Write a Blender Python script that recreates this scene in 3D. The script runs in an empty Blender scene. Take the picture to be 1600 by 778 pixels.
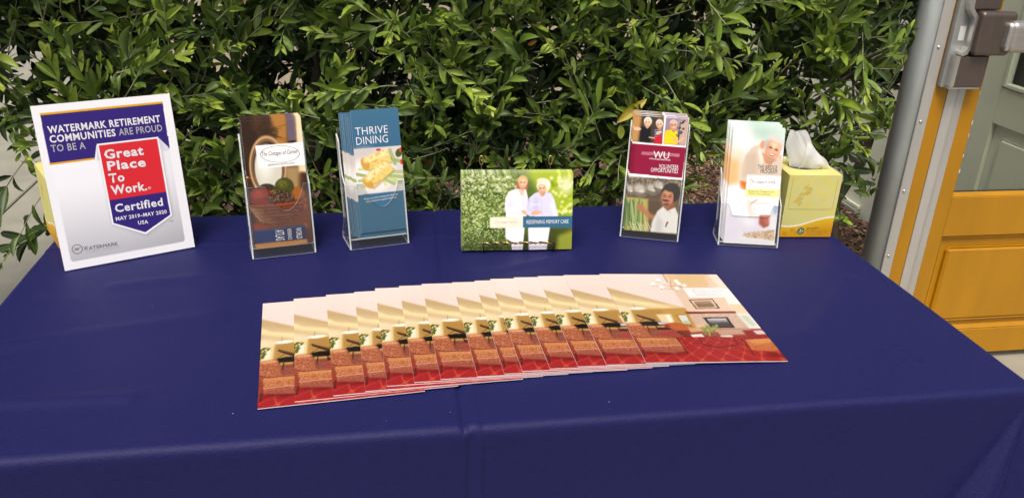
import bpy, bmesh, math, random
import numpy as np
from mathutils import Vector, Matrix

# ------------------------------------------------------------------ camera, world, sun
S = bpy.context.scene
COL = S.collection
cam_d = bpy.data.cameras.new('camera'); cam_d.sensor_width = 36; cam_d.lens = 36*1290/1600
cam_d.clip_start = .02; cam_d.clip_end = 600
cam = bpy.data.objects.new('camera', cam_d); COL.objects.link(cam); S.camera = cam
_yaw, _pit, _rol = -0.18201, 0.41251, 0.03933
_r = Vector((math.cos(_yaw), math.sin(_yaw), 0)); _f = Vector((-math.sin(_yaw), math.cos(_yaw), 0)); _u = Vector((0,0,1))
_f2 = _f*math.cos(_pit)-_u*math.sin(_pit); _u2 = _u*math.cos(_pit)+_f*math.sin(_pit)
_r3 = _r*math.cos(_rol)+_u2*math.sin(_rol); _u3 = -_r*math.sin(_rol)+_u2*math.cos(_rol)
CAM = Vector((-0.17534, -1.24901, 1.36868))
cam.matrix_world = Matrix(((_r3.x,_u3.x,-_f2.x,CAM.x),(_r3.y,_u3.y,-_f2.y,CAM.y),(_r3.z,_u3.z,-_f2.z,CAM.z),(0,0,0,1)))
cam_d.dof.use_dof = False

SUN_EL, SUN_AZ = math.radians(62), math.radians(203)   # azimuth clockwise from +Y
w = bpy.data.worlds.new('World'); S.world = w; w.use_nodes = True
wn = w.node_tree.nodes; bg = wn['Background']
sky = wn.new('ShaderNodeTexSky'); sky.sky_type = 'NISHITA'; sky.sun_disc = False
sky.sun_elevation = SUN_EL; sky.sun_rotation = SUN_AZ
sky.air_density = 1.0; sky.dust_density = 6.0; sky.ozone_density = .6
w.node_tree.links.new(sky.outputs[0], bg.inputs[0]); bg.inputs[1].default_value = .12
sd = bpy.data.lights.new('sun', 'SUN'); sd.energy = 1.9; sd.angle = math.radians(22); sd.color = (1,.94,.86)
so = bpy.data.objects.new('sun', sd); COL.objects.link(so)
_sd = Vector((math.sin(SUN_AZ)*math.cos(SUN_EL), math.cos(SUN_AZ)*math.cos(SUN_EL), math.sin(SUN_EL)))
so.rotation_euler = (-_sd).to_track_quat('-Z','Y').to_euler(); so.location = (0,0,5)
S.view_settings.view_transform = 'Standard'; S.view_settings.look = 'None'
S.view_settings.gamma = 1; S.view_settings.exposure = EXPO = 0.31
try:
    S.cycles.max_bounces = 10; S.cycles.transparent_max_bounces = 40
    S.cycles.diffuse_bounces = 4; S.cycles.caustics_reflective = False; S.cycles.caustics_refractive = False
except Exception: pass

# ------------------------------------------------------------------ helpers
def lin(c):
    c = [x/255. for x in c]
    return [x/12.92 if x <= .04045 else ((x+.055)/1.055)**2.4 for x in c]
def mat(name, rgb, rough=.6, metal=0., noise=0., nscale=20., bump=0., bscale=60., spec=.5, sheen=0., trans=None, coat=0., stretch=None):
    m = bpy.data.materials.new(name); m.use_nodes = True
    nt = m.node_tree; N = nt.nodes; L = nt.links; b = N['Principled BSDF']
    b.inputs['Roughness'].default_value = rough; b.inputs['Metallic'].default_value = metal
    b.inputs['Specular IOR Level'].default_value = spec
    if coat: b.inputs['Coat Weight'].default_value = coat; b.inputs['Coat Roughness'].default_value = .15
    if sheen:
        b.inputs['Sheen Weight'].default_value = sheen; b.inputs['Sheen Roughness'].default_value = .35; b.inputs['Sheen Tint'].default_value = (.22,.20,.95,1)
    col = (*rgb,1)
    tc = N.new('ShaderNodeTexCoord'); src = tc.outputs['Object']
    if stretch:
        mp = N.new('ShaderNodeMapping'); mp.inputs['Scale'].default_value = stretch; L.new(src, mp.inputs[0]); src = mp.outputs[0]
    if noise:
        n = N.new('ShaderNodeTexNoise'); n.inputs['Scale'].default_value = nscale; n.inputs['Detail'].default_value = 6
        L.new(src, n.inputs['Vector'])
        r = N.new('ShaderNodeValToRGB'); r.color_ramp.elements[0].position = .3; r.color_ramp.elements[1].position = .7
        r.color_ramp.elements[0].color = (*[x*(1-noise) for x in rgb],1); r.color_ramp.elements[1].color = (*[min(x*(1+noise),1) for x in rgb],1)
        L.new(n.outputs['Fac'], r.inputs[0]); L.new(r.outputs[0], b.inputs['Base Color'])
    else: b.inputs['Base Color'].default_value = col
    if bump:
        n2 = N.new('ShaderNodeTexNoise'); n2.inputs['Scale'].default_value = bscale; n2.inputs['Detail'].default_value = 4
        L.new(src, n2.inputs['Vector'])
        bp = N.new('ShaderNodeBump'); bp.inputs['Strength'].default_value = bump; bp.inputs['Distance'].default_value = .002
        L.new(n2.outputs['Fac'], bp.inputs['Height']); L.new(bp.outputs[0], b.inputs['Normal'])
    return m
def mesh_ob(name, verts, faces, m=None, parent=None, smooth=False):
    me = bpy.data.meshes.new(name); me.from_pydata([tuple(v) for v in verts], [], [tuple(f) for f in faces]); me.update()
    return link(name, me, m, parent, smooth)
def link(name, me, m=None, parent=None, smooth=False):
    o = bpy.data.objects.new(name, me); COL.objects.link(o)
    if m is not None:
        for x in (m if isinstance(m,(list,tuple)) else [m]): me.materials.append(x)
    if parent is not None: o.parent = parent
    if smooth: me.polygons.foreach_set('use_smooth', [True]*len(me.polygons))
    return o
def bm_ob(name, bm, m=None, parent=None, smooth=False):
    bmesh.ops.recalc_face_normals(bm, faces=bm.faces[:])
    me = bpy.data.meshes.new(name); bm.to_mesh(me); bm.free()
    return link(name, me, m, parent, smooth)
def box(bm, x0,x1,y0,y1,z0,z1, bev=0., seg=2):
    r = bmesh.ops.create_cube(bm, size=1)
    for v in r['verts']:
        v.co = Vector(((x0+x1)/2+v.co.x*(x1-x0), (y0+y1)/2+v.co.y*(y1-y0), (z0+z1)/2+v.co.z*(z1-z0)))
    if bev:
        es = list({e for v in r['verts'] for e in v.link_edges})
        bmesh.ops.bevel(bm, geom=es, offset=bev, segments=seg, affect='EDGES', profile=.5)
def box_ob(name, d, m, parent=None, bev=0., seg=2, smooth=False):
    bm = bmesh.new(); box(bm,*d,bev=bev,seg=seg); return bm_ob(name,bm,m,parent,smooth)
def tube(bm, pts, rad, n=6, cap=True):
    pts = [Vector(p) for p in pts]; rings = []
    rs = rad if isinstance(rad,(list,tuple)) else [rad]*len(pts)
    t = (pts[1]-pts[0]).normalized(); a = t.orthogonal().normalized()
    for i,p in enumerate(pts):
        t = (pts[min(i+1,len(pts)-1)]-pts[max(i-1,0)]).normalized()
        a = (a-t*a.dot(t)).normalized(); b = t.cross(a)
        rings.append([bm.verts.new(p+(a*math.cos(k*2*math.pi/n)+b*math.sin(k*2*math.pi/n))*rs[i]) for k in range(n)])
    for r0,r1 in zip(rings,rings[1:]):
        for k in range(n): bm.faces.new((r0[k],r0[(k+1)%n],r1[(k+1)%n],r1[k]))
    if cap:
        bm.faces.new(rings[0][::-1]); bm.faces.new(rings[-1])
def prism(bm, pts, thick, axis='Z', off=0., mi_side=None):
    """outline pts (a,b) extruded: axis Z -> (a,b,off..off+thick); axis X -> (off..,a,b); axis Y -> (a,off..,b)"""
    def P(a,b,c): return {'Z':(a,b,c),'X':(c,a,b),'Y':(a,c,b)}[axis]
    v0 = [bm.verts.new(P(a,b,off)) for a,b in pts]; v1 = [bm.verts.new(P(a,b,off+thick)) for a,b in pts]
    f0 = bm.faces.new(v0[::-1]); f1 = bm.faces.new(v1); n = len(pts); sd = []
    for k in range(n): sd.append(bm.faces.new((v0[k],v0[(k+1)%n],v1[(k+1)%n],v1[k])))
    if mi_side is not None:
        for f in sd: f.material_index = mi_side
def thing(name, label, cat, loc=(0,0,0), rz=0., group=None):
    o = bpy.data.objects.new(name, None); COL.objects.link(o); o.empty_display_size = .05
    o.location = loc; o.rotation_euler = (0,0,rz)
    return tag(o, label, cat, group)
def tag(o, label=None, cat=None, group=None, kind=None):
    if label: o['label'] = label
    if cat: o['category'] = cat
    if group: o['group'] = group
    if kind: o['kind'] = kind
    return o
def copy_tree(root, label=None, skip=()):
    r = root.copy(); COL.objects.link(r)
    if label: r['label'] = label
    for c in list(root.children):
        if c.name.split('.')[0] in skip: continue
        d = c.copy(); COL.objects.link(d); d.parent = r
        for g in list(c.children):
            e = g.copy(); COL.objects.link(e); e.parent = d
    return r
# ------------------------------------------------------------------ printed pictures
# Every flat print (brochure covers, cards, box print) is painted here with plain
# shapes on a colour grid; the grid's colours become the colours of a fine mesh.
class Art:
    def __init__(s, w, h, quad, base=(255,255,255)):
        s.w, s.h, s.k = w, h, 2
        W, H = w*2, h*2
        uu, vv = np.meshgrid((np.arange(W)+.5)/W, (np.arange(H)+.5)/H)
        s.u, s.v = uu, vv
        # homography unit square -> sketch coordinates
        (x0,y0),(x1,y1),(x2,y2),(x3,y3) = quad
        A = []; b = []
        for (u,v),(x,y) in zip(((0,0),(1,0),(1,1),(0,1)), quad):
            A.append([u,v,1,0,0,0,-u*x,-v*x]); b.append(x)
            A.append([0,0,0,u,v,1,-u*y,-v*y]); b.append(y)
        m = np.linalg.solve(np.array(A,float), np.array(b,float))
        den = m[6]*uu+m[7]*vv+1
        s.X = (m[0]*uu+m[1]*vv+m[2])/den; s.Y = (m[3]*uu+m[4]*vv+m[5])/den
        s.c = np.ones((H,W,3))*np.array(base,float)
        s.rng = np.random.RandomState(5)
    def mix(s, mask, col):
        col = np.array(col,float)
        s.c += (col-s.c)*mask[...,None]
    def soften(s, m, r):
        r = int(r)
        if r < 1: return m
        for ax in (0,1):
            for _ in (0,1):
                p = np.concatenate([np.repeat(m.take([0],ax),r,ax), m, np.repeat(m.take([-1],ax),r,ax)], ax)
                cs = np.cumsum(p, ax)
                z = np.zeros_like(cs.take([0],ax)); cs = np.concatenate([z,cs],ax)
                n = m.shape[ax]
                m = (cs.take(range(2*r+1,2*r+1+n),ax)-cs.take(range(0,n),ax))/(2*r+1)
        return m
    def pmask(s, pts):
        x = s.X; y = s.Y; ins = np.zeros(x.shape,bool); n = len(pts)
        for i in range(n):
            xa,ya = pts[i]; xb,yb = pts[(i+1)%n]
            if ya == yb: continue
            cr = ((ya > y) != (yb > y)) & (x < (xb-xa)*(y-ya)/(yb-ya)+xa)
            ins ^= cr
        return ins.astype(float)
    def poly(s, pts, col, blur=0, a=1.0, tex=None):
        m = s.soften(s.pmask(pts), blur)*a
        if tex is not None: m = m*tex
        s.mix(m, col)
    def ell(s, cx, cy, rx, ry, col, rot=0, soft=.15, a=1.0, tex=None):
        c,n = math.cos(rot), math.sin(rot)
        dx = s.X-cx; dy = s.Y-cy
        d = np.sqrt(((dx*c+dy*n)/rx)**2+((-dx*n+dy*c)/ry)**2)
        m = np.clip((1+soft/2-d)/max(soft,1e-3),0,1)*a
        if tex is not None: m = m*tex
        s.mix(m, col)
    def ring(s, cx, cy, rx, ry, wd, col, rot=0, a=1.0):
        c,n = math.cos(rot), math.sin(rot)
        dx = s.X-cx; dy = s.Y-cy
        d = np.sqrt(((dx*c+dy*n)/rx)**2+((-dx*n+dy*c)/ry)**2)
        m = np.clip(1.3-np.abs(d-1)*min(rx,ry)/wd,0,1)*a
        s.mix(m, col)
    def line(s, pts, wd, col, a=1.0, blur=0):
        m = np.zeros(s.X.shape)
        for (xa,ya),(xb,yb) in zip(pts,pts[1:]):
            dx,dy = xb-xa,yb-ya; L = dx*dx+dy*dy+1e-9
            t = np.clip(((s.X-xa)*dx+(s.Y-ya)*dy)/L,0,1)
            d = np.hypot(s.X-xa-t*dx, s.Y-ya-t*dy)
            m = np.maximum(m, np.clip(1.2-d/(wd/2),0,1))
        s.mix(s.soften(np.minimum(m,1),blur)*a, col)
    def noise(s, sx, sy, seed=0, uv=False):
        r = np.random.RandomState(seed); g = r.rand(64,64)
        x = (s.u if uv else s.X)/sx; y = (s.v if uv else s.Y)/sy
        xi = np.floor(x).astype(int); yi = np.floor(y).astype(int); fx = x-xi; fy = y-yi
        fx = fx*fx*(3-2*fx); fy = fy*fy*(3-2*fy)
        G = lambda i,j: g[j%64, i%64]
        return (G(xi,yi)*(1-fx)*(1-fy)+G(xi+1,yi)*fx*(1-fy)+G(xi,yi+1)*(1-fx)*fy+G(xi+1,yi+1)*fx*fy)
    def vgrad(s, pts, c0, c1, y0, y1, blur=0, a=1.0):
        m = s.soften(s.pmask(pts), blur)*a
        t = np.clip((s.Y-y0)/(y1-y0),0,1)[...,None]
        col = np.array(c0,float)*(1-t)+np.array(c1,float)*t
        s.c += (col-s.c)*m[...,None]
    def face(s, cx, cy, r, skin, hair, rot=0, smile=True, hairdo='short', shade=.8):
        c,n = math.cos(rot), math.sin(rot)
        P = lambda x,y: (cx+(x*c-y*n)*r, cy+(x*n+y*c)*r)
        sk = np.array(skin,float)
        if hairdo == 'man': s.ell(*P(0,-.36), r*.84, r*.86, hair, rot, .25)
        elif hairdo == 'long':
            s.ell(*P(0,.15), r*1.02, r*1.45, hair, rot, .2)
        else:
            s.ell(*P(0,-.28), r*.98, r*1.12, hair, rot, .2)
        s.ell(*P(0,1.0), r*.42, r*.5, sk*.78, rot, .3)
        s.ell(*P(0,.12), r*.76, r*1.06, sk*.92, rot, .15)
        s.ell(*P(.05,.02), r*.62, r*.92, sk, rot, .4)
        s.ell(*P(-.1,-.3), r*.4, r*.3, np.minimum(sk*1.15,255), rot, .8, .85); s.ell(*P(.3,.3), r*.22, r*.2, np.minimum(sk*1.12,255), rot, .9, .7)
        s.ell(*P(-.62,.25), r*.3, r*.7, sk*.76, rot, .9, .45); s.ell(*P(.1,.95), r*.5, r*.22, sk*.72, rot, .8, .5)
        for e in (-1,1):
            s.ell(*P(e*.3,.02), r*.26, r*.17, sk*.74, rot, .9, .6)
            s.ell(*P(e*.3,-.04), r*.15, r*.07, (60,40,32), rot, .6, .85)
            s.line([P(e*.3-.2,-.24),P(e*.3+.18,-.25)], r*.09, np.array(hair)*.6, .6)
            s.ell(*P(e*.42,.34), r*.2, r*.16, np.minimum(sk*[1.08,.88,.85],255), rot, .9, .6)
        s.line([P(.02,0),P(.06,.32)], r*.12, sk*.82, .5)
        if smile:
            s.ell(*P(.02,.58), r*.32, r*.13, (170,80,75), rot, .3)
            s.ell(*P(.02,.55), r*.26, r*.07, (250,245,240), rot, .3)
    def out(s):
        H,W = s.h,s.w
        c = s.c.reshape(H,2,W,2,3).mean((1,3))
        return np.clip(c,0,255)/255.

def ogee(a, x0, yh, kx, ky, thr=.16):
    d = np.maximum(a.Y-yh, 5.)
    X = (a.X-x0)/d*kx; Yp = np.log(d)*ky
    f = np.cos(X)+np.cos(Yp+np.sin(X)*.25)
    return np.clip(1.3-np.abs(f)/thr,0,1)

def art_lobby():
    a = Art(200,250,((88,50),(950,50),(1553,672),(500,672)),(240,224,212))
    n1 = a.noise(60,40,1); n2 = a.noise(9,7,2); n3 = a.noise(5,4,3)
    a.mix(np.clip((150-a.Y)/120,0,1)*.5,(250,238,230))
    # vaulted ceiling slopes
    a.poly([(60,140),(160,148),(755,293),(740,304),(380,306),(200,306)],(206,184,134),2)
    a.ell(330,236,330,22,(252,236,178),.17,1.2,.85)
    a.ell(230,290,150,26,(253,244,205),.1,1.2,.7)
    a.poly([(150,146),(300,184),(620,262),(560,262),(260,225),(170,190)],(190,168,122),4,.6)
    a.poly([(545,52),(960,50),(1300,330),(770,330),(690,225),(600,120)],(226,206,178),2)
    a.poly([(560,55),(850,53),(905,140),(700,148),(640,110)],(224,196,142),3,.9)
    a.poly([(880,52),(950,50),(1050,145),(985,145)],(240,228,205),2)
    a.poly([(985,148),(1060,150),(1200,285),(1075,285)],(252,248,240),3)
    a.poly([(1060,262),(1180,262),(1215,330),(1110,330)],(234,214,176),2)
    a.line([(548,52),(590,108)],9,(150,125,90),.8)
    # gold wall and left bay
    a.poly([(200,300),(345,296),(430,430),(230,420)],(236,220,176),2)
    a.poly([(345,300),(740,290),(880,440),(420,440)],(190,154,78),2)
    a.poly([(350,312),(560,300),(640,400),(430,420)],(168,130,66),6,.7)
    a.ell(395,293,58,9,(255,252,235),0,.5)
    a.line([(360,262),(375,288)],4,(120,95,50),.8)
    a.poly([(265,318),(345,316),(382,392),(315,395)],(226,214,140),1)
    a.poly([(300,334),(345,333),(372,388),(330,388)],(250,244,222),1)
    for k in range(6): a.line([(304+k*8,334),(332+k*8,386)],2.5,(190,196,130),.6)
    for k in range(44):
        a.ell(272+a.rng.rand()*55,322+a.rng.rand()*66,9,5,(66+a.rng.rand()*50,72+a.rng.rand()*45,34),a.rng.rand()*3,.6,.9)
    # openings and window
    a.poly([(530,335),(640,332),(675,392),(590,398)],(232,214,160),2)
    a.poly([(600,340),(630,338),(665,388),(640,392)],(252,248,236),2)
    a.poly([(672,336),(760,334),(812,412),(735,414)],(176,128,52),1)
    a.poly([(692,342),(755,341),(798,406),(745,408)],(216,226,212),1)
    a.poly([(735,380),(780,378),(798,406),(745,408)],(170,190,150),3,.8)
    # chimney breast
    a.poly([(770,330),(1122,328),(1250,445),(1020,470),(850,440)],(208,184,162),1)
    a.mix(a.pmask([(770,330),(1122,328),(1250,445),(1020,470),(850,440)])*np.clip(n2*2-1,0,1)*.45,(168,138,112))
    a.poly([(738,316),(1114,313),(1130,328),(760,332)],(122,44,38))
    a.poly([(738,316),(1114,313),(1118,317),(742,320)],(170,80,64))
    a.poly([(878,357),(1062,355),(1128,432),(944,432)],(44,38,42))
    a.vgrad([(908,366),(1050,364),(1100,422),(962,423)],(205,205,208),(70,66,70),366,405)
    a.mix(a.pmask([(908,366),(1050,364),(1100,422),(962,423)])*np.clip(n3*3-1.5,0,1)*np.clip((a.Y-382)/12,0,1)*.8,(30,28,30))
    a.poly([(1118,330),(1215,328),(1300,410),(1345,462),(1262,452),(1225,430)],(238,238,228),1)
    a.poly([(1150,345),(1205,340),(1290,415),(1250,425)],(178,200,170),6,.7)
    a.line([(1120,330),(1228,430)],9,(205,190,160))
    a.line([(1210,330),(1300,410)],7,(240,236,228))
    # framed picture
    a.poly([(760,231),(938,226),(1001,294),(822,298)],(84,52,40))
    a.poly([(774,236),(934,232),(984,290),(829,293)],(226,206,176))
    a.poly([(796,244),(924,240),(962,284),(838,287)],(164,136,104))
    a.poly([(812,262),(945,258),(962,284),(838,287)],(120,96,70),2,.7)
    # chandelier
    a.line([(500,128),(560,150),(640,158),(720,136)],4,(176,140,70))
    a.line([(560,125),(620,140),(700,118)],4,(176,140,70))
    a.line([(612,98),(622,150)],5,(160,120,60))
    for x,y in ((484,120),(520,92),(548,142),(652,100),(672,118),(714,130),(664,152)):
        a.poly([(x-20,y-10),(x+12,y-11),(x+24,y+10),(x-6,y+12)],(255,253,246),1)
        a.line([(x-4,y+13),(x+16,y+16)],4,(140,105,55))
    # label
    a.poly([(706,147),(988,145),(1064,214),(768,217)],(250,248,246))
    # floor behind
    a.poly([(300,425),(1400,440),(1500,520),(420,520)],(148,84,64),2)
    a.mix(a.pmask([(430,432),(1250,440),(1420,500),(500,505)])*np.clip(n2*2.2-.9,0,1)*.6,(104,44,38))
    a.poly([(960,440),(1240,438),(1300,475),(1030,482)],(196,164,140),2,.9)
    # piano
    a.poly([(385,333),(535,372),(528,386),(500,379),(398,347)],(44,27,24),1)
    a.poly([(400,338),(525,372),(524,376),(404,343)],(120,78,54))
    a.line([(455,358),(418,392)],4,(30,20,20))
    a.poly([(412,390),(470,383),(560,385),(622,396),(604,411),(548,416),(446,413)],(24,16,17),1)
    for q in ((450,412,466,450),(478,414,500,456),(540,414,556,436)): a.line([q[:2],q[2:]],8,(28,18,18))
    a.poly([(548,388),(610,386),(628,404),(562,408)],(196,190,196),1)
    a.poly([(600,404),(650,400),(660,424),(610,430)],(170,40,40),1)
    a.poly([(545,424),(645,428),(660,444),(560,444)],(70,34,30),1)
    a.poly([(560,462),(690,458),(716,486),(590,488)],(160,62,56),2)
    # sofas in the middle
    a.poly([(622,400),(680,392),(800,408),(825,432),(790,456),(690,450),(655,428)],(182,98,54),2)
    a.poly([(690,450),(800,448),(822,520),(760,500),(730,480)],(120,52,38),2)
    a.line([(700,452),(830,520)],6,(80,34,26))
    a.poly([(780,430),(900,428),(930,452),(800,462)],(214,160,120),2)
    # carpet
    m = a.pmask([(430,500),(700,496),(1180,488),(1420,500),(1700,700),(400,700)])
    a.mix(m,(164,36,40))
    a.mix(m*ogee(a,760,300,15,23,.2)*.7,(206,100,66))
    a.mix(a.soften(m*np.clip((640-a.Y)/150,0,1),4)*.25,(120,24,28))
    # coffee tables and plants
    a.poly([(800,478),(885,474),(906,494),(822,496)],(238,226,214),1)
    a.poly([(1020,484),(1110,482),(1120,497),(1034,498)],(226,212,196),1)
    for k in range(46):
        x = 925+a.rng.randn()*42; y = 440+a.rng.randn()*15
        a.ell(x,y,15,5,(110+a.rng.rand()*80,130+a.rng.rand()*60,60+a.rng.rand()*40),a.rng.rand()*3,.6,.85)
    a.ell(870,415,30,12,(232,190,160),0,.8,.7)
    a.line([(868,502),(900,545),(1012,572),(1168,552),(1120,506)],8,(84,28,26))
    a.line([(868,502),(1000,495),(1120,504)],6,(120,50,40))
    a.line([(905,545),(960,556),(1000,572)],5,(60,20,20))
    # chair at right
    a.poly([(1180,450),(1330,446),(1390,500),(1240,506)],(142,46,44),2)
    a.poly([(1262,452),(1330,450),(1372,478),(1296,480)],(232,222,214),2,.9)
    a.poly([(1210,515),(1395,508),(1500,592),(1420,600),(1262,590)],(196,116,66),1)
    a.poly([(1230,520),(1388,510),(1420,540),(1270,548)],(222,156,92),3,.9)
    a.mix(a.pmask([(1210,515),(1395,508),(1500,592),(1420,600),(1262,590)])*np.clip(n3*3-1.6,0,1)*.5,(140,64,30))
    a.line([(1180,508),(1240,560),(1290,628)],9,(84,26,22))
    a.line([(1180,508),(1400,500)],7,(120,46,36))
    a.ell(1450,628,70,18,(110,20,24),.1,1,.7)
    # armchair in front
    a.poly([(330,430),(420,500),(470,600),(500,600),(440,640),(380,520)],(140,66,48),2)
    a.ell(630,602,150,18,(96,20,22),.03,1,.6)
    sp = np.clip(n3*3.4-1.5,0,1); n4_ = a.noise(6,5,17)
    bk = [(300,398),(330,396),(418,390),(450,420),(515,492),(400,492),(350,450)]
    a.poly(bk,(178,104,68),1); a.mix(a.pmask(bk)*sp*.7,(134,62,36))
    a.ell(380,402,45,8,(226,170,110),.0,.8,.8)
    st = [(412,498),(700,500),(744,552),(455,556)]
    a.poly(st,(188,116,70),1); a.mix(a.pmask(st)*sp*.6,(140,66,36))
    a.poly([(412,498),(640,500),(650,516),(425,518)],(214,148,82),3,.7)
    sf = [(455,556),(744,552),(770,592),(700,604),(478,588)]
    a.poly(sf,(166,94,70),1); a.mix(a.pmask(sf)*sp*.7,(140,62,40))
    for q_ in (bk,st,sf): a.mix(a.pmask(q_)*np.clip(n4_*3.4-1.9,0,1)*.45,(240,204,172))
    a.line([(455,557),(745,553)],5,(232,190,160),.8)
    a.poly([(300,398),(345,430),(400,492),(380,520),(330,470)],(184,110,78),4,.5)
    a.poly([(440,405),(462,425),(515,492),(480,492)],(170,96,62),3,.6)
    a.poly([(460,572),(765,578),(772,594),(700,606),(478,590)],(150,76,60),3,.7)
    a.poly([(300,560),(455,600),(470,640),(300,640)],(128,44,36),6,.4)
    a.line([(372,480),(430,494),(560,496),(690,500)],8,(122,58,42)); a.line([(380,476),(440,489),(680,495)],4,(196,120,92),.8)
    a.line([(700,498),(745,545),(792,606)],10,(96,40,30))
    a.line([(735,520),(762,560)],5,(190,120,90))
    a.line([(468,588),(488,628)],17,(88,30,24))
    a.line([(784,590),(800,616)],10,(88,30,24))
    a.c *= np.array((.90,.87,.87)); a.c += (a.noise(3,3,40)[...,None]-.5)*9
    return a.out()

def art_basket():
    a = Art(110,240,((100,100),(358,88),(408,672),(140,694)),(70,48,32))
    n = a.noise(14,14,4); n2 = a.noise(4,4,5); n4 = a.noise(40,60,8)
    a.poly([(225,50),(300,50),(300,230),(240,230)],(186,140,74),6)
    a.poly([(150,100),(210,90),(260,140),(250,200),(180,190)],(96,70,50),5,.7)
    for k in range(40):
        t = a.rng.rand()*2.6-.4; x0,y0 = 190+a.rng.randn()*15,150+a.rng.randn()*12
        a.line([(x0,y0),(x0+75*math.cos(t),y0-60*math.sin(t)+15)],2.5,(40+a.rng.rand()*60,30+a.rng.rand()*34,24),.7)
    a.poly([(296,60),(330,60),(334,186),(300,188)],(128,112,126),1)
    a.poly([(330,50),(390,50),(400,330),(345,340)],(236,222,190),4)
    a.poly([(345,330),(372,330),(378,420),(350,430)],(96,58,36),4,.9)
    a.poly([(280,300),(350,300),(350,420),(290,420)],(206,180,130),8,.8)
    a.mix(np.clip(n4*1.6-.8,0,1)*np.clip((300-a.X)/60,0,1)*.4,(140,92,52))
    a.ell(212,305,80,140,(58,40,28),-.04,.05); a.ring(212,305,76,134,6,(206,176,134),-.04)
    a.ell(214,315,60,112,(216,214,200),-.04,.12); a.ell(200,280,34,70,(238,238,230),-.04,.9,.8)
    a.ring(212,305,66,122,4,(150,116,76),-.04)
    a.ell(112,350,14,5,(250,210,150),0,.8); a.line([(106,352),(170,356)],3,(220,170,110),.6)
    a.poly([(355,480),(392,470),(408,680),(372,690)],(104,58,30),3)
    for y in (460,490,585): a.ell(372,y,9,12,(240,220,190),0,.8,.9)
    a.poly([(140,430),(400,420),(400,600),(150,610)],(140,82,48),10,.8)
    sp = np.clip(n2*3-1.4,0,1)
    a.ell(205,405,38,24,(66,50,40),0,.2); a.ell(205,405,38,24,(140,120,100),0,.2,.5,sp)
    a.ell(335,428,36,30,(172,112,52),0,.2)
    a.ell(232,432,24,22,(128,122,50),0,.3)
    a.ell(178,442,50,46,(150,62,44),0,.12); a.ell(168,428,28,22,(190,92,66),0,1,.8); a.ell(178,442,48,44,(110,44,34),0,.1,.35,sp)
    a.ell(282,396,42,41,(92,92,36),0,.12); a.ell(274,382,22,18,(138,136,60),0,1,.8); a.ell(282,396,42,41,(50,52,22),0,.1,.4,sp)
    a.ell(268,452,58,38,(78,54,42),0,.12); a.ell(268,450,56,36,(206,180,150),0,.1,.6,sp)
    bk = [(118,482),(372,466),(362,515),(318,565),(250,584),(190,578),(150,548)]
    a.poly(bk,(116,66,40),1)
    wv = np.clip(np.sin(a.Y/2.6+a.X*.02)*.5+.5,0,1)*np.clip(n*1.5-.2,0,1)
    a.mix(a.pmask(bk)*wv*.6,(176,112,70))
    for i in range(8):
        for j in range(9):
            x = 128+j*8+i*6; y = 492+i*9+j*2
            a.ell(x,y,4,1.6,(240,214,176),.3,.5,.85*max(0,1-j/10))
    a.line([(116,482),(240,482),(372,467)],9,(178,96,52)); a.mix(a.pmask([(110,474),(375,460),(375,472),(110,488)])*sp*.5,(96,44,24))
    a.poly([(140,566),(215,580),(200,600),(140,612)],(156,72,50),3)
    a.poly([(138,602),(372,582),(380,650),(148,668)],(44,62,120),1)
    a.poly([(280,592),(372,584),(380,650),(288,657)],(58,54,96),3,.8)
    a.line([(150,604),(370,586)],3,(150,160,190),.7)
    a.poly([(142,668),(380,650),(384,672),(146,700)],(196,146,92),2)
    a.poly([(160,208),(366,194),(377,297),(172,311)],(247,246,243))
    a.c = np.where(a.c < 235, a.c*(.62+.38*a.c/235), a.c)
    return a.out()

def art_dining():
    a = Art(110,240,((603,50),(832,46),(842,655),(622,668)),(58,104,134))
    n = a.noise(9,9,3)
    a.mix(np.clip((250-a.Y)/200,0,1)*.12,(120,160,180))
    a.poly([(600,248),(840,240),(840,465),(600,478)],(214,208,204))
    a.ell(700,370,100,95,(238,236,234),0,.3,.9); a.ell(660,270,60,30,(200,192,190),0,1,.7)
    for x0,y0,x1,y1,c in ((700,395,612,372,(104,134,44)),(720,400,628,408,(140,160,70)),(740,380,835,400,(120,150,50)),(760,390,822,428,(170,190,90)),(740,400,790,430,(120,150,60)),(745,405,750,432,(200,210,130)),(770,300,822,318,(110,140,50)),(780,260,800,330,(120,150,60)),(690,350,632,350,(190,205,120)),(700,420,640,440,(190,200,110)),(775,370,838,372,(150,170,80))):
        a.line([(x0,y0),(x1,y1)],17,c); a.line([(x0,y0),(x1,y1)],6,(222,226,160),.7)
    a.ell(726,256,12,6,(206,50,40)); a.ell(822,276,16,22,(70,90,36),.4); a.ell(832,262,9,12,(200,70,40)); a.ell(833,322,8,14,(214,60,40))
    def roll(p,q,w):
        dx,dy = q[0]-p[0],q[1]-p[1]; L = math.hypot(dx,dy); nx,ny = -dy/L*w,dx/L*w
        P = [(p[0]+nx,p[1]+ny),(q[0]+nx,q[1]+ny),(q[0]-nx,q[1]-ny),(p[0]-nx,p[1]-ny)]
        a.poly([(x+4,y+9) for x,y in P],(150,140,90),3,.6)
        a.poly(P,(232,206,120),1)
        a.ell(p[0],p[1],w*.55,w,(206,160,74),math.atan2(dy,dx),.2)
        a.poly([(p[0]-nx*.9,p[1]-ny*.9),(q[0]-nx*.9,q[1]-ny*.9),(q[0]-nx*.1,q[1]-ny*.1),(p[0]-nx*.1,p[1]-ny*.1)],(250,236,180),4,.8)
        a.mix(a.pmask(P)*np.clip(n*3-1.7,0,1)*.6,(214,150,50))
    roll((660,325),(775,285),34); roll((668,420),(775,330),34)
    return a.out()

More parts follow.
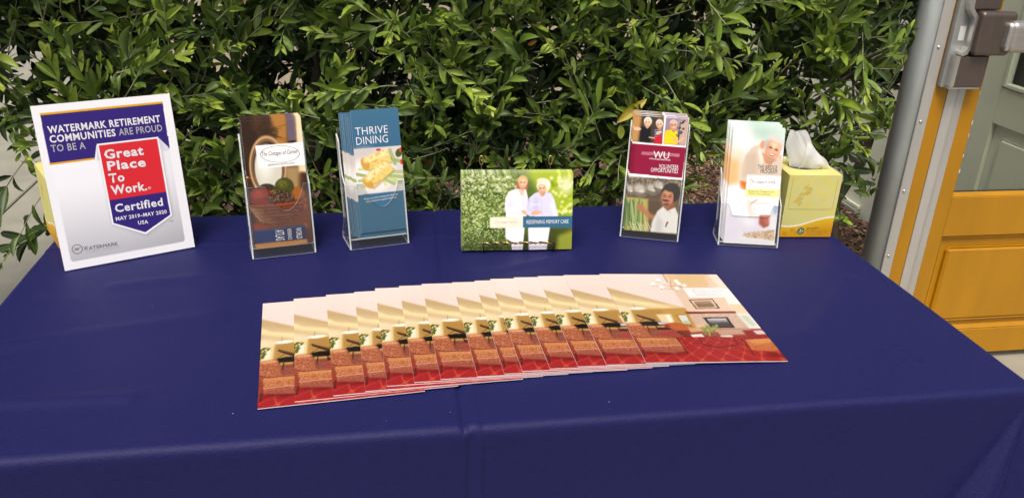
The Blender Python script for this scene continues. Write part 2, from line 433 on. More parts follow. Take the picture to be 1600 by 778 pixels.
def art_garden():
    a = Art(230,155,((138,158),(945,152),(930,697),(140,706)),(104,126,52))
    n1 = a.noise(90,80,1); n2 = a.noise(22,15,2); n3 = a.noise(9,7,3); n4 = a.noise(26,26,9)
    a.mix(np.clip(n1*1.8-.5,0,1)*.8,(60,80,28))
    a.mix(np.clip((330-a.Y)/200,0,1)*.45,(196,208,150))
    a.mix(np.clip(n2*3-1.4,0,1)*np.clip((640-a.X)/200,.1,1)*.7,(158,182,92))
    a.mix(np.clip(n3*4-2.2,0,1)*np.clip((600-a.X)/150,0,1)*.8,(214,224,170))
    a.mix(np.clip(n3*-4+1.6,0,1)*np.clip((600-a.X)/150,0,1)*.5,(40,58,20))
    a.mix(np.clip((a.Y-540)/150,0,1)*.6*np.clip(n2*2,0,1),(38,44,18))
    a.poly([(620,140),(960,140),(960,470),(760,470)],(186,206,48),12,.75)
    for k in range(90):
        x = 780+a.rng.rand()*170; y = 160+a.rng.rand()*330
        a.ell(x,y,13,13,[(236,240,130),(150,180,30),(250,250,210),(120,150,30)][k%4],0,.6,.6)
    for k in range(40):
        a.ell(150+a.rng.rand()*420,165+a.rng.rand()*120,12,10,(240,244,214),0,.8,.5)
    a.ell(890,240,50,60,(246,246,226),.3,1,.7)
    a.poly([(760,540),(940,540),(940,700),(740,700)],(62,66,26),10,.8)
    a.poly([(830,600),(935,560),(935,700),(820,700)],(196,206,70),8,.6)
    # left woman
    W1 = (250,243,247)
    a.ell(572,240,38,62,(176,104,66),0,.15)
    a.poly([(530,235),(560,300),(545,300),(532,290)],(196,120,76),1)
    a.poly([(575,235),(612,240),(606,300),(575,300)],(186,106,68),2)
    a.poly([(480,285),(525,268),(600,272),(614,330),(612,430),(600,470),(588,560),(575,700),(498,700),(492,640),(455,620),(452,560),(456,440),(449,400),(452,330)],W1,1)
    a.poly([(490,330),(520,400),(470,420),(455,400)],(222,210,226),6,.7)
    a.poly([(570,300),(600,300),(605,400),(560,410)],(228,216,228),6,.7)
    a.line([(455,410),(520,420),(580,430)],34,(250,240,246)); a.line([(460,432),(560,446)],5,(190,176,196),.7)
    a.poly([(545,270),(590,275),(580,318),(560,308)],(244,196,164),1)
    a.face(578,222,37,(246,196,160),(214,176,120),.08)
    a.ell(560,200,22,14,(226,190,130),-.6,.6,.9)
    a.ell(592,436,27,15,(240,180,150),.5,.3)
    # right woman
    W2 = (216,216,240)
    a.poly([(660,300),(700,285),(780,295),(805,340),(820,400),(834,470),(782,470),(770,560),(748,697),(622,697),(616,560),(632,470),(604,440),(602,400),(625,330)],W2,1)
    a.poly([(616,545),(768,545),(745,700),(620,700)],(246,242,248),2)
    a.poly([(660,330),(690,330),(690,440),(650,440)],(190,188,222),6,.7)
    a.poly([(790,330),(830,460),(800,465),(775,380)],(236,236,250),4,.8)
    a.line([(712,340),(716,460)],4,(176,172,206),.8)
    a.line([(628,345),(612,405),(650,425)],30,(206,204,234)); a.line([(640,380),(700,376)],9,(240,240,250),.7)
    a.poly([(690,285),(735,290),(720,325),(708,325)],(236,180,146),1)
    a.ell(728,244,50,52,(236,226,190),.1,.15); a.ell(745,225,32,24,(250,246,226),.3,.8,.9)
    a.face(718,262,36,(244,190,156),(240,228,196),-.12)
    a.ell(722,212,42,22,(244,236,206),.1,.4)
    a.ell(672,438,38,15,(238,176,146),-.2,.3); a.ell(700,430,18,10,(244,190,160),.4,.4)
    a.line([(640,470),(740,478)],8,(186,182,214),.6)
    # label and banner
    a.poly([(342,468),(578,466),(578,543),(342,545)],(240,236,214))
    a.poly([(578,463),(938,461),(934,541),(578,543)],(52,104,136))
    return a.out()

def art_volunteer():
    a = Art(110,240,((178,62),(474,82),(402,706),(118,682)),(252,250,248))
    n = a.noise(20,20,3); n2 = a.noise(6,6,8)
    # upper left photo
    a.poly([(178,66),(336,76),(324,222),(164,208)],(70,58,46),1)
    a.poly([(178,66),(215,68),(195,210),(160,208)],(196,150,90),4)
    for k in range(4): a.line([(186+k*9,70),(172+k*9,206)],3,(130,84,40),.7)
    a.poly([(300,74),(336,76),(324,222),(300,220)],(120,92,60),3,.8)
    a.poly([(210,130),(265,128),(262,215),(203,212)],(26,24,28),2)
    a.poly([(280,140),(330,135),(324,220),(284,218)],(64,62,84),1)
    for k in range(5): a.line([(286,146+k*9),(328,144+k*9)],3,(226,226,232),.9)
    a.poly([(282,190),(324,168),(322,220),(280,218)],(204,30,44),2)
    a.face(248,106,22,(240,196,160),(246,240,226),.1); a.face(312,116,20,(232,184,148),(226,222,216),-.1)
    a.ell(190,140,22,9,(240,190,160),.1,.4); a.ell(308,160,18,8,(236,184,150),-.4,.4); a.line([(256,186),(284,190)],9,(232,184,150))
    # upper right photo
    a.poly([(348,78),(470,84),(452,230),(332,222)],(150,130,150),1)
    a.poly([(420,90),(470,90),(455,228),(415,225)],(206,176,150),5,.8)
    a.poly([(345,150),(375,142),(408,150),(412,222),(334,220)],(246,208,24),1)
    a.line([(350,160),(400,190)],6,(210,168,16),.7)
    a.face(388,120,25,(226,172,136),(214,208,200),0,True,'man')
    a.line([(370,114),(404,114)],3,(60,40,40),.7)
    for x,y,r in ((434,104,11),(418,132,10),(424,158,12),(440,138,8),(412,176,9),(446,96,7)): a.ell(x,y,r,r*.8,(58,54,62),0,.2); a.ell(x-3,y-3,r*.3,r*.3,(220,220,226),0,.5)
    a.line([(424,110),(412,222)],6,(70,66,74)); a.line([(400,172),(436,158)],5,(80,76,84))
    a.line([(385,195),(410,210),(440,190)],15,(228,176,142))
    # maroon band
    a.poly([(156,218),(456,240),(432,404),(138,380)],(140,22,58))
    a.poly([(156,218),(186,220),(168,383),(138,380)],(120,16,48),0,.8)
    a.poly([(215,264),(420,274),(418,290),(214,280)],(210,170,184),0,.75)
    # chef photo
    a.poly([(130,402),(432,414),(402,706),(118,684)],(110,86,60),1)
    a.poly([(130,402),(345,410),(330,520),(125,505)],(92,72,54),2)
    a.mix(a.pmask([(130,402),(432,414),(425,450),(128,440)])*np.clip(n2*2-.6,0,1)*.7,(200,180,150))
    for x,y,r in ((155,470,30),(210,470,42),(275,465,34),(315,450,34)):
        a.ell(x,y,r*1.05,r,(120,104,88),.2,.1); a.ell(x-6,y-8,r*.75,r*.6,(206,196,180),.2,.8); a.line([(x-r*.8,y+r*.3),(x+r*.8,y+r*.45)],4,(80,66,54),.7); a.ell(x+6,y+6,r*.3,r*.2,(240,234,222),0,.9,.8)
    for k in range(6): a.line([(170+k*36,412),(180+k*30,440)],3,(60,46,36),.8)
    a.poly([(125,505),(255,518),(250,690),(118,682)],(196,180,88),3)
    a.poly([(250,520),(320,530),(318,600),(250,590)],(92,66,46),4)
    for k in range(34):
        x = 128+a.rng.rand()*95; y = 520+a.rng.rand()*20; L = 110+a.rng.rand()*60; b = a.rng.randn()*14
        a.line([(x,y),(x+b*.4,y+L*.5),(x+b,min(y+L,684))],7,[(84,124,60),(140,168,90),(196,206,140),(60,96,48)][k%4],.85)
    for k in range(8): a.line([(150+k*14,640+k%3*6),(168+k*14,682)],7,(236,232,204),.8)
    a.line([(205,560),(250,600),(300,630)],34,(190,118,78)); a.line([(210,555),(250,590)],16,(206,136,92),.7)
    a.ell(208,562,20,18,(196,122,80),0,.3)
    a.poly([(270,640),(300,580),(345,545),(395,560),(412,600),(404,700),(262,690)],(240,236,230),2)
    a.poly([(300,600),(330,640),(320,692),(285,690)],(206,200,198),6,.7)
    a.line([(345,560),(372,590)],8,(214,206,200)); a.line([(352,640),(345,662)],9,(90,50,40)); a.line([(358,638),(352,650)],4,(180,40,40))
    a.ell(376,482,47,52,(34,26,24),.1,.2); a.line([(330,430),(300,400)],4,(60,50,46))
    a.poly([(335,540),(385,520),(395,560),(350,580)],(150,84,54),2)
    a.face(354,503,44,(208,134,92),(30,24,24),.12,True,'man')
    a.ell(345,524,20,5,(40,26,22),.12,.4,.9); a.ell(348,545,13,7,(70,40,30),.1,.5,.6)
    a.ell(374,458,40,20,(40,32,30),.2,.4)
    return a.out()

def art_bridge():
    a = Art(110,240,((172,92),(467,105),(388,697),(112,685)),(244,240,240))
    n = a.noise(40,40,3); n2 = a.noise(7,5,6)
    a.poly([(160,80),(480,80),(470,200),(160,200)],(206,224,214),3)
    a.ell(320,130,90,34,(170,200,184),0,1.2,.6); a.ell(200,120,60,50,(236,244,240),0,1.2,.8); a.ell(250,200,60,60,(246,246,244),0,1.2,.7)
    a.poly([(140,200),(240,215),(215,420),(118,440)],(236,214,190),10,.9)
    a.poly([(150,260),(205,270),(200,400),(130,410)],(232,180,120),12,.9)
    a.poly([(120,400),(250,420),(260,700),(100,700)],(244,238,240),8)
    # shirt
    a.poly([(240,240),(275,200),(330,185),(345,260),(440,240),(448,360),(300,380),(205,385),(215,300)],(214,196,176),3)
    a.poly([(240,240),(300,230),(300,340),(220,360)],(196,176,154),8,.7)
    a.poly([(330,190),(350,280),(320,290),(305,220)],(232,220,204),3)
    a.line([(345,260),(372,300)],6,(150,130,110),.8)
    a.poly([(205,378),(242,380),(236,422),(206,418)],(206,116,48),3)
    a.poly([(330,230),(395,262),(380,300),(342,285)],(222,150,110),2)
    a.ell(335,190,14,22,(226,150,112),.3,.3)
    a.face(394,212,55,(240,184,148),(206,198,188),.38,True,'man')
    a.ell(412,160,44,17,(216,210,202),.42,.5,.9); a.ell(352,186,13,24,(190,180,168),.4,.6,.8); a.line([(352,238),(368,262),(392,268)],4,(176,112,84),.6); a.line([(372,184),(380,178),(404,184)],2.5,(170,110,84),.5); a.line([(436,240),(428,262)],3,(170,104,78),.6)
    a.line([(378,232),(415,245)],5,(120,60,50),.5)
    # lower part: knees, cup, hands
    a.ell(165,520,60,120,(250,248,250),.2,.5); a.ell(150,600,60,90,(232,222,238),.2,.8,.8)
    a.ell(265,590,62,60,(236,226,240),.2,.2); a.ell(255,570,40,38,(250,246,252),.2,.9,.9)
    a.poly([(240,470),(300,480),(320,560),(250,560)],(226,206,190),5,.8)
    a.line([(262,492),(300,470)],5,(150,110,90),.7)
    a.poly([(284,492),(372,488),(368,545),(292,548)],(250,248,248),1)
    a.ell(328,491,44,6,(226,220,218),0,.3); a.ring(284,515,12,18,5,(244,240,240))
    a.poly([(310,548),(372,548),(362,600),(330,612),(305,590)],(178,84,62),3)
    a.ell(352,575,26,20,(206,110,84),.3,.6,.8); a.line([(325,556),(332,590)],4,(110,46,36),.7)
    a.poly([(362,560),(410,520),(400,640),(362,640)],(246,242,248),4)
    a.poly([(385,505),(412,500),(408,540),(386,545)],(120,160,210),6,.6)
    a.poly([(225,640),(390,618),(385,672),(215,650)],(222,190,150),4,.9)
    a.mix(a.pmask([(225,630),(390,618),(385,672),(215,655)])*np.clip(n2*2.4-1,0,1)*.5,(150,104,70))
    a.poly([(110,660),(390,676),(388,700),(110,690)],(236,230,236),3)
    # label
    a.poly([(246,346),(437,352),(426,420),(240,414)],(250,248,250))
    a.poly([(240,414),(426,420),(418,460),(234,456)],(232,228,150))
    return a.out()

def art_sign():
    # sketch units: tenths of a percent of the sheet (1000 wide, 1294 high)
    a = Art(270,350,((0,0),(1000,0),(1000,1294),(0,1294)),(248,248,250))
    t = np.clip((a.Y-400)/850,0,1)
    # printed panel: white fading to grey with rounded corners
    def rr(x0,y0,x1,y1,r):
        dx = np.maximum(np.maximum(x0+r-a.X,a.X-(x1-r)),0); dy = np.maximum(np.maximum(y0+r-a.Y,a.Y-(y1-r)),0)
        return (np.hypot(dx,dy)<=r)&(a.X>=x0)&(a.X<=x1)&(a.Y>=y0)&(a.Y<=y1)
    m = rr(58,90,928,1230,26).astype(float)
    g = 250-58*np.clip((a.Y-620)/600,0,1)**1.3-10*np.clip((a.X-500)/430,0,1)
    a.c += (np.stack([g,g,g+3],-1)-a.c)*(m*(a.Y>440))[...,None]
    PU = (50,32,120); GO = (232,172,20); RE = (222,40,50)
    # purple band and gold rules
    a.poly([(54,60),(935,60),(935,76),(55,76)],GO)
    a.poly([(55,76),(935,76),(928,446),(53,446)],PU)
    a.poly([(50,440),(927,442),(927,456),(50,455)],GO)
    # notch and tag
    a.poly([(362,462),(396,345),(862,345),(905,400),(925,440),(930,462)],(250,250,252)); a.poly([(855,340),(935,340),(930,440)],PU); a.poly([(868,370),(925,440),(925,458),(870,458)],(214,214,224),2,.8)
    a.poly([(378,462),(404,352),(410,462)],(206,206,214),3,.7)
    a.poly([(404,345),(866,348),(868,1000),(638,1124),(404,990)],(140,140,158),7,.5)
    a.poly([(400,336),(858,336),(860,992),(634,1112),(400,984)],(252,252,253))
    a.poly([(412,350),(846,350),(846,790),(412,790)],RE)
    a.poly([(412,790),(846,790),(848,984),(633,1095),(412,976)],PU)
    # round emblem
    a.ring(118,1136,36,36,3.2,(90,92,100))
    return a.out()

def art_box(kind):
    a = Art(90,108,((0,0),(100,0),(100,120),(0,120)),(214,208,128))
    n = a.noise(30,30,7)
    a.mix(np.clip(n*1.4-.3,0,1)*.25,(224,220,158))
    r = np.random.RandomState(11+kind)
    def flower(x,y,s,c,al):
        for k in range(5):
            t = k*1.257+.3; a.ell(x+math.cos(t)*s*.6,y+math.sin(t)*s*.6,s*.45,s*.28,c,t,.3,al)
    if kind == 2:
        for k in range(16): flower(r.rand()*100,r.rand()*120,7+r.rand()*6,(224,210,110),.45)
        a.ring(50,60,30,36,1.2,(200,190,110)); return a.out()
    for k in range(10): a.ell(r.rand()*100,r.rand()*80,6,6,(226,206,100),0,.6,.45)
    for k in range(7): flower(r.rand()*100,r.rand()*80,6,(220,204,108),.4)
    # branch with flowers
    a.line([(22,52),(30,40),(44,24)],1.3,(184,158,60))
    for x,y in ((24,44),(20,50),(30,46),(36,36),(28,36),(42,34)): a.ell(x,y,5,2,(198,178,84),-.7,.3,.75)
    for x,y in ((36,24),(44,27),(40,34),(28,54)): flower(x,y,5,(198,176,84),.75)
    a.ring(74,28,16,11,1.8,(222,212,110)); a.ring(64,18,22,14,1.4,(224,214,118),.4)
    # wave and gold base
    x = a.X; w = 92-8*np.tanh((x-45)/30)+3*np.sin(x/22)
    a.mix(((a.Y>w-3)).astype(float),(246,242,224)); 
    yb = np.clip((a.Y-w)/25,0,1)[...,None]
    col = np.array((228,184,40.))*(1-yb)+np.array((206,146,20.))*yb
    a.c += (col-a.c)*(a.Y>w)[...,None]
    for k in range(9): flower(8+k*11+r.rand()*4,103+r.rand()*10,5,(196,138,20),.75)
    return a.out()

# ------------------------------------------------------------------ materials
M = {}
M['cloth'] = mat('blue_cloth', (.0095,.0105,.074), .55, noise=.09, nscale=140, bump=.4, bscale=420, spec=.22, sheen=.14)
M['paper'] = mat('paper', (.80,.79,.78), .5)
M['acryl_edge'] = None
M['concrete'] = mat('concrete', (.285,.275,.215), .85, noise=.14, nscale=5, bump=.2, bscale=150)
M['joint'] = mat('joint_sand', (.10,.095,.08), .95, noise=.2)
M['soil'] = mat('soil', (.075,.045,.030), .95, noise=.5, nscale=60, bump=.8, bscale=80)
M['wall'] = mat('beige_render', (.50,.43,.32), .85, noise=.06, nscale=3, bump=.3, bscale=200)
M['sage'] = mat('sage_paint', (.68,.71,.58), .55, noise=.05, nscale=4, bump=.08, bscale=60)
M['curb'] = mat('curb_concrete', (.33,.33,.28), .9, noise=.15, nscale=12, bump=.3, bscale=120)
M['orange'] = mat('orange_paint', (.46,.212,.004), .38, noise=.09, nscale=11, bump=.22, bscale=70, stretch=(1,1,.25))
M['galv'] = mat('galvanised_steel', (.56,.60,.60), .5, .55, noise=.16, nscale=14, bump=.1, bscale=40, stretch=(1,1,.35))
M['alu'] = mat('aluminium', (.62,.60,.56), .45, .55, noise=.10, nscale=10, bump=.05, bscale=50, stretch=(1,1,.2))
M['alu_dark'] = mat('side_plate_metal', (.42,.43,.42), .45, .6, noise=.08)
M['bronze'] = mat('bronze_metal', (.155,.122,.105), .34, .6, noise=.12, nscale=30, stretch=(8,1,.6))
M['satin'] = mat('satin_steel', (.72,.71,.68), .3, .9, noise=.05)
M['bar'] = mat('bar_metal', (.52,.48,.44), .35, .7, noise=.06, nscale=20, stretch=(.4,1,6))
M['dark'] = mat('dark_void', (.02,.018,.015), .3)
M['wire'] = mat('dark_wire', (.03,.022,.015), .4, .6)
M['brass'] = mat('brass_wire', (.75,.55,.2), .3, .9)
M['ink'] = mat('ink_grey', (.07,.07,.08), .5)
M['ink_black'] = mat('ink_black', (.03,.028,.028), .5)
M['ink_white'] = mat('ink_white', (.82,.82,.84), .5)
M['ink_pale'] = mat('ink_pale_grey', (.45,.45,.46), .5)
M['ink_red'] = mat('ink_red', (.45,.05,.06), .5)
M['ink_olive'] = mat('ink_olive', (.30,.28,.08), .5)
M['ink_green'] = mat('ink_green', (.02,.16,.10), .5)
M['sticker'] = mat('sticker_paper', (.7,.7,.68), .5)
M['bark'] = mat('bark', (.13,.10,.07), .85, noise=.3, nscale=40, bump=.5, bscale=80)

def attr_mat(name, attr, rough, spec=.5, coat=0.):
    m = bpy.data.materials.new(name); m.use_nodes = True; N = m.node_tree.nodes; b = N['Principled BSDF']
    a = N.new('ShaderNodeAttribute'); a.attribute_name = attr
    m.node_tree.links.new(a.outputs['Color'], b.inputs['Base Color'])
    b.inputs['Roughness'].default_value = rough; b.inputs['Specular IOR Level'].default_value = spec
    if coat: b.inputs['Coat Weight'].default_value = coat; b.inputs['Coat Roughness'].default_value = .2
    return m
M['print'] = attr_mat('glossy_print', 'print', .30, .22)
M['print_matt'] = attr_mat('matt_print', 'print', .55, .3)

def clear_mat(name, tint, base_ref=1.0, haze=0., hazecol=(.8,.85,.85)):
    m = bpy.data.materials.new(name); m.use_nodes = True; nt = m.node_tree; N = nt.nodes; L = nt.links
    for n in list(N): N.remove(n)
    out = N.new('ShaderNodeOutputMaterial'); tr = N.new('ShaderNodeBsdfTransparent'); tr.inputs[0].default_value = (*tint,1)
    gl = N.new('ShaderNodeBsdfGlossy'); gl.inputs['Roughness'].default_value = .04
    lw = N.new('ShaderNodeLayerWeight'); lw.inputs[0].default_value = .5
    pw = N.new('ShaderNodeMath'); pw.operation = 'POWER'; pw.inputs[1].default_value = 4.5; L.new(lw.outputs['Facing'], pw.inputs[0])
    fr = N.new('ShaderNodeMath'); fr.operation = 'MULTIPLY_ADD'; fr.inputs[1].default_value = .75; fr.inputs[2].default_value = .03; L.new(pw.outputs[0], fr.inputs[0])
    mx = N.new('ShaderNodeMixShader'); L.new(fr.outputs[0], mx.inputs[0]); L.new(tr.outputs[0], mx.inputs[1]); L.new(gl.outputs[0], mx.inputs[2])
    last = mx
    if haze:
        df = N.new('ShaderNodeBsdfDiffuse'); df.inputs[0].default_value = (*hazecol,1)
        m2 = N.new('ShaderNodeMixShader'); m2.inputs[0].default_value = haze
        L.new(mx.outputs[0], m2.inputs[1]); L.new(df.outputs[0], m2.inputs[2]); last = m2
    L.new(last.outputs[0], out.inputs[0])
    return m
M['acrylic'] = clear_mat('clear_acrylic', (.96,.97,.965), haze=.008)
M['acryl_edge'] = clear_mat('acrylic_edge', (.75,.80,.78), haze=.55, hazecol=(.88,.92,.91))  # bright edge highlights put in as whitish diffuse colour
M['glass'] = clear_mat('door_glass', (.93,.95,.92))

# ------------------------------------------------------------------ ground, pavement, mulch, walls
def setting(o): return tag(o, kind='structure')
setting(mesh_ob('ground', [(-300,-300,-.06),(300,-300,-.06),(300,300,-.06),(-300,300,-.06)], [(0,1,2,3)], M['joint']))
pave = bpy.data.objects.new('pavement', None); COL.objects.link(pave); setting(pave)
slab_cache = {}
def slab(x0,x1,y0,y1):
    w_,d_ = round(x1-x0,3), round(y1-y0,3)
    if (w_,d_) not in slab_cache:
        bm = bmesh.new(); box(bm,.005,w_-.005,.005,d_-.005,-.055,0,bev=.004,seg=1)
        bmesh.ops.recalc_face_normals(bm, faces=bm.faces[:]); me = bpy.data.meshes.new('slab'); bm.to_mesh(me); bm.free(); me.materials.append(M['concrete'])
        slab_cache[(w_,d_)] = me
    o = bpy.data.objects.new('slab', slab_cache[(w_,d_)]); COL.objects.link(o); o.parent = pave; o.location = (x0,y0,random.uniform(-.001,.001))
random.seed(3)
XS = [-6.55,-5.35,-4.15,-2.95,-1.75,-1.15,.05,1.25,2.08,3.28,4.48]; YS = [-3.73,-2.53,-1.33,-.13,1.07,2.27,3.47,4.67,5.87,7.07]
for xa,xb in zip(XS,XS[1:]):
    for ya,yb in zip(YS,YS[1:]):
        if xa >= 2.07 and ya > .9: continue
        if -1.16 < xa < 2.07 and ya > -.2:
            if ya < 0:
                slab(xa,xb,ya,.5 if xa < 1.2 else 1.02)
            continue
        slab(xa,xb,ya,yb)
# planting bed: soil sheet and loose bark chips
rs = np.random.RandomState(8)
gx = np.linspace(-1.145,2.075,90); gy = np.linspace(.505,3.6,90)
GX,GY = np.meshgrid(gx,gy)
def soil_z(x,y): return -.012+.012*np.sin(x*5+1)*np.cos(y*4)+.03*np.clip((y-.9)/.6,0,1)
mask_soil = ~((GX>1.24)&(GY<1.03))
vs = np.stack([GX,GY,soil_z(GX,GY)+rs.rand(*GX.shape)*.012-.03],-1).reshape(-1,3)
fs = []
for j in range(89):
    for i in range(89):
        if mask_soil[j,i]: fs.append((j*90+i,j*90+i+1,(j+1)*90+i+1,(j+1)*90+i))
setting(mesh_ob('planting_bed', vs, fs, M['soil']))
def tone_mat(name, stops, rough, bump=0.):
    m = bpy.data.materials.new(name); m.use_nodes = True; nt = m.node_tree; N = nt.nodes; b = N['Principled BSDF']
    a = N.new('ShaderNodeAttribute'); a.attribute_name = 'tone'
    r = N.new('ShaderNodeValToRGB'); el = r.color_ramp.elements
    while len(el) < len(stops): el.new(.5)
    for e,(p,c) in zip(el,stops): e.position = p; e.color = (*c,1)
    nt.links.new(a.outputs['Fac'], r.inputs[0]); nt.links.new(r.outputs[0], b.inputs['Base Color'])
    b.inputs['Roughness'].default_value = rough
    return m
M['mulch'] = tone_mat('bark_chips', [(0,(.045,.025,.016)),(.45,(.12,.065,.038)),(.8,(.22,.13,.08)),(1,(.42,.30,.20))], .85)
def fast_mesh(name, V, F, m, parent=None, smooth=False, tone=None, uv=None):
    me = bpy.data.meshes.new(name); V = np.asarray(V,np.float32); F = np.asarray(F,np.int32); k = F.shape[1]
    me.vertices.add(len(V)); me.vertices.foreach_set('co', V.ravel())
    me.loops.add(F.size); me.loops.foreach_set('vertex_index', F.ravel())
    me.polygons.add(len(F)); me.polygons.foreach_set('loop_start', np.arange(0,F.size,k,dtype=np.int32)); me.polygons.foreach_set('loop_total', np.full(len(F),k,np.int32))
    if uv is not None:
        ul = me.uv_layers.new(name='uv'); ul.data.foreach_set('uv', np.asarray(uv,np.float32)[F.ravel()].ravel())
    me.update(calc_edges=True)
    if tone is not None:
        at = me.attributes.new('tone','FLOAT','POINT'); at.data.foreach_set('value', np.asarray(tone,np.float32))
    return link(name, me, m, parent, smooth)
nchip = 15000
cx = rs.uniform(-1.12,2.06,nchip); cy = rs.uniform(.55,3.5,nchip)
near = rs.rand(nchip) < .45
cx[near] = rs.uniform(1.2,2.07,near.sum()); cy[near] = rs.uniform(1.05,3.2,near.sum())
ok = ~((cx>1.2)&(cy<1.05)); cx,cy = cx[ok],cy[ok]; nchip = len(cx)
base = np.array([(-.5,-.5,0),(.5,-.35,0),(.55,.4,0),(-.45,.5,0),(-.4,-.35,.5),(.4,-.3,.6),(.42,.3,.45),(-.35,.4,.6)])
sc = np.stack([rs.uniform(.012,.045,nchip),rs.uniform(.004,.014,nchip),rs.uniform(.002,.008,nchip)],-1)
def rotm(a,b,c):
    ca,sa,cb,sb,cc,s_ = np.cos(a),np.sin(a),np.cos(b),np.sin(b),np.cos(c),np.sin(c)
    return np.stack([np.stack([ca*cb,ca*sb*s_-sa*cc,ca*sb*cc+sa*s_],-1),np.stack([sa*cb,sa*sb*s_+ca*cc,sa*sb*cc-ca*s_],-1),np.stack([-sb,cb*s_,cb*cc],-1)],-2)
R_ = rotm(rs.uniform(0,6.28,nchip),rs.normal(0,.3,nchip),rs.normal(0,.4,nchip))
V = np.einsum('nij,nkj->nki',R_,base[None]*sc[:,None,:]) + np.stack([cx,cy,soil_z(cx,cy)-.012+rs.uniform(0,.012,nchip)],-1)[:,None]
Fq = np.array([(0,1,2,3),(4,5,6,7),(0,1,5,4),(1,2,6,5),(2,3,7,6),(3,0,4,7)])
F = (Fq[None]+np.arange(nchip)[:,None,None]*8).reshape(-1,4)
o = fast_mesh('bark_mulch', V.reshape(-1,3), F, M['mulch'], tone=np.repeat(rs.rand(nchip)**1.4,8)); tag(o, 'loose brown bark chips covering the bed behind the table', 'mulch', kind='stuff')

# rendered wall far behind the hedge
bw = thing('building_wall', 'beige rendered wall glimpsed through gaps in the hedge', 'wall', (.4,3.75,0))
box_ob('wall_panel', (-1.75,3.2,0,.25,0,3.0), M['wall'], bw)
box_ob('plinth', (-1.75,3.2,-.03,-.002,0,.16), M['curb'], bw)
box_ob('coping', (-1.78,3.2,-.04,.29,3.003,3.08), M['curb'], bw, bev=.006)

# sage painted door wall at right (faces -X)
sw = thing('sage_wall', 'sage green panelled wall with a dark window beside the orange gate', 'wall', (2.1,0,0))
def SX(name, d, m, bev=0., par=sw): return box_ob(name, d, m, par, bev=bev)
SX('panelling', (0,.12,1.40,1.93,.0,2.5), M['sage'])            # plain stile beyond the window
SX('panelling', (0,.12,.86,1.398,.0,.10), M['sage']); SX('panelling', (.0,.12,.86,1.398,.635,.765), M['sage'])
SX('panelling', (0,.12,.86,1.398,1.85,2.5), M['sage'])
SX('panelling', (.018,.10,.862,1.396,.102,.633), M['sage'])
bm = bmesh.new(); box(bm, .004,.017,.90,1.345,.15,.59, bev=.010, seg=1); bm_ob('raised_field', bm, M['sage'], sw)
bm = bmesh.new()
for d in ((-.006,.016,1.375,1.397,.768,1.847),(-.006,.016,.88,1.3745,.766,.786),(-.006,.016,.88,1.3745,1.83,1.849)): box(bm,*d,bev=.005,seg=1)
wf = bm_ob('window', bm, M['sage'], sw)
box_ob('pane', (.03,.04,.87,1.39,.77,1.845), M['dark'], wf)
SX('panelling', (-.004,.12,1.933,3.70,-.02,2.5), M['sage'])
SX('sill_strip', (-.030,-.006,2.06,3.7,.0,.035), M['curb'], .004)
SX('skirting', (-.022,-.006,2.06,3.7,.037,.055), M['sage'], .003)

# ------------------------------------------------------------------ steel post and orange gate
gp = thing('steel_post', 'round galvanised steel post between the hedge and the orange gate', 'post', (1.332,.836,0))
bm = bmesh.new(); tube(bm, [(0,0,-.05),(0,0,2.3)], .033, 48); po = bm_ob('pipe', bm, M['galv'], gp, True)
bm = bmesh.new(); box(bm, .013,.0455,-.0350,-.030,0,2.2,bev=.0012,seg=1); fl = bm_ob('flange_plate', bm, M['alu'], gp)
bm = bmesh.new(); bmesh.ops.create_uvsphere(bm, u_segments=14, v_segments=8, radius=.0048, matrix=Matrix.Translation((0,0,0))@Matrix.Diagonal((1,.5,1,1)))
box(bm, -.0035,.0035,-.0031,-.0023,-.0006,.0006)
bmesh.ops.recalc_face_normals(bm, faces=bm.faces[:]); scme = bpy.data.meshes.new('screw'); bm.to_mesh(scme); bm.free(); scme.materials.append(M['satin'])
for f_ in scme.polygons: f_.use_smooth = True
for k in range(10):
    s_ = bpy.data.objects.new('screw', scme); COL.objects.link(s_); s_.parent = gp; s_.location = (.0265,-.0355,.184+.207*k); s_.rotation_euler = (0,k*1.3,0)

gt = thing('gate', 'orange painted gate with a glass upper panel and metal push bar', 'gate', (1.378,.81,0))
def G(name, d, m, bev=0., par=gt, seg=2): return box_ob(name, (d[0]-1.378,d[1]-1.378,d[2]-.81,d[3]-.81,d[4],d[5]), m, par, bev=bev, seg=seg)
G('frame_strip', (1.3785,1.4235,.806,.85,.012,2.15), M['orange'], .003)
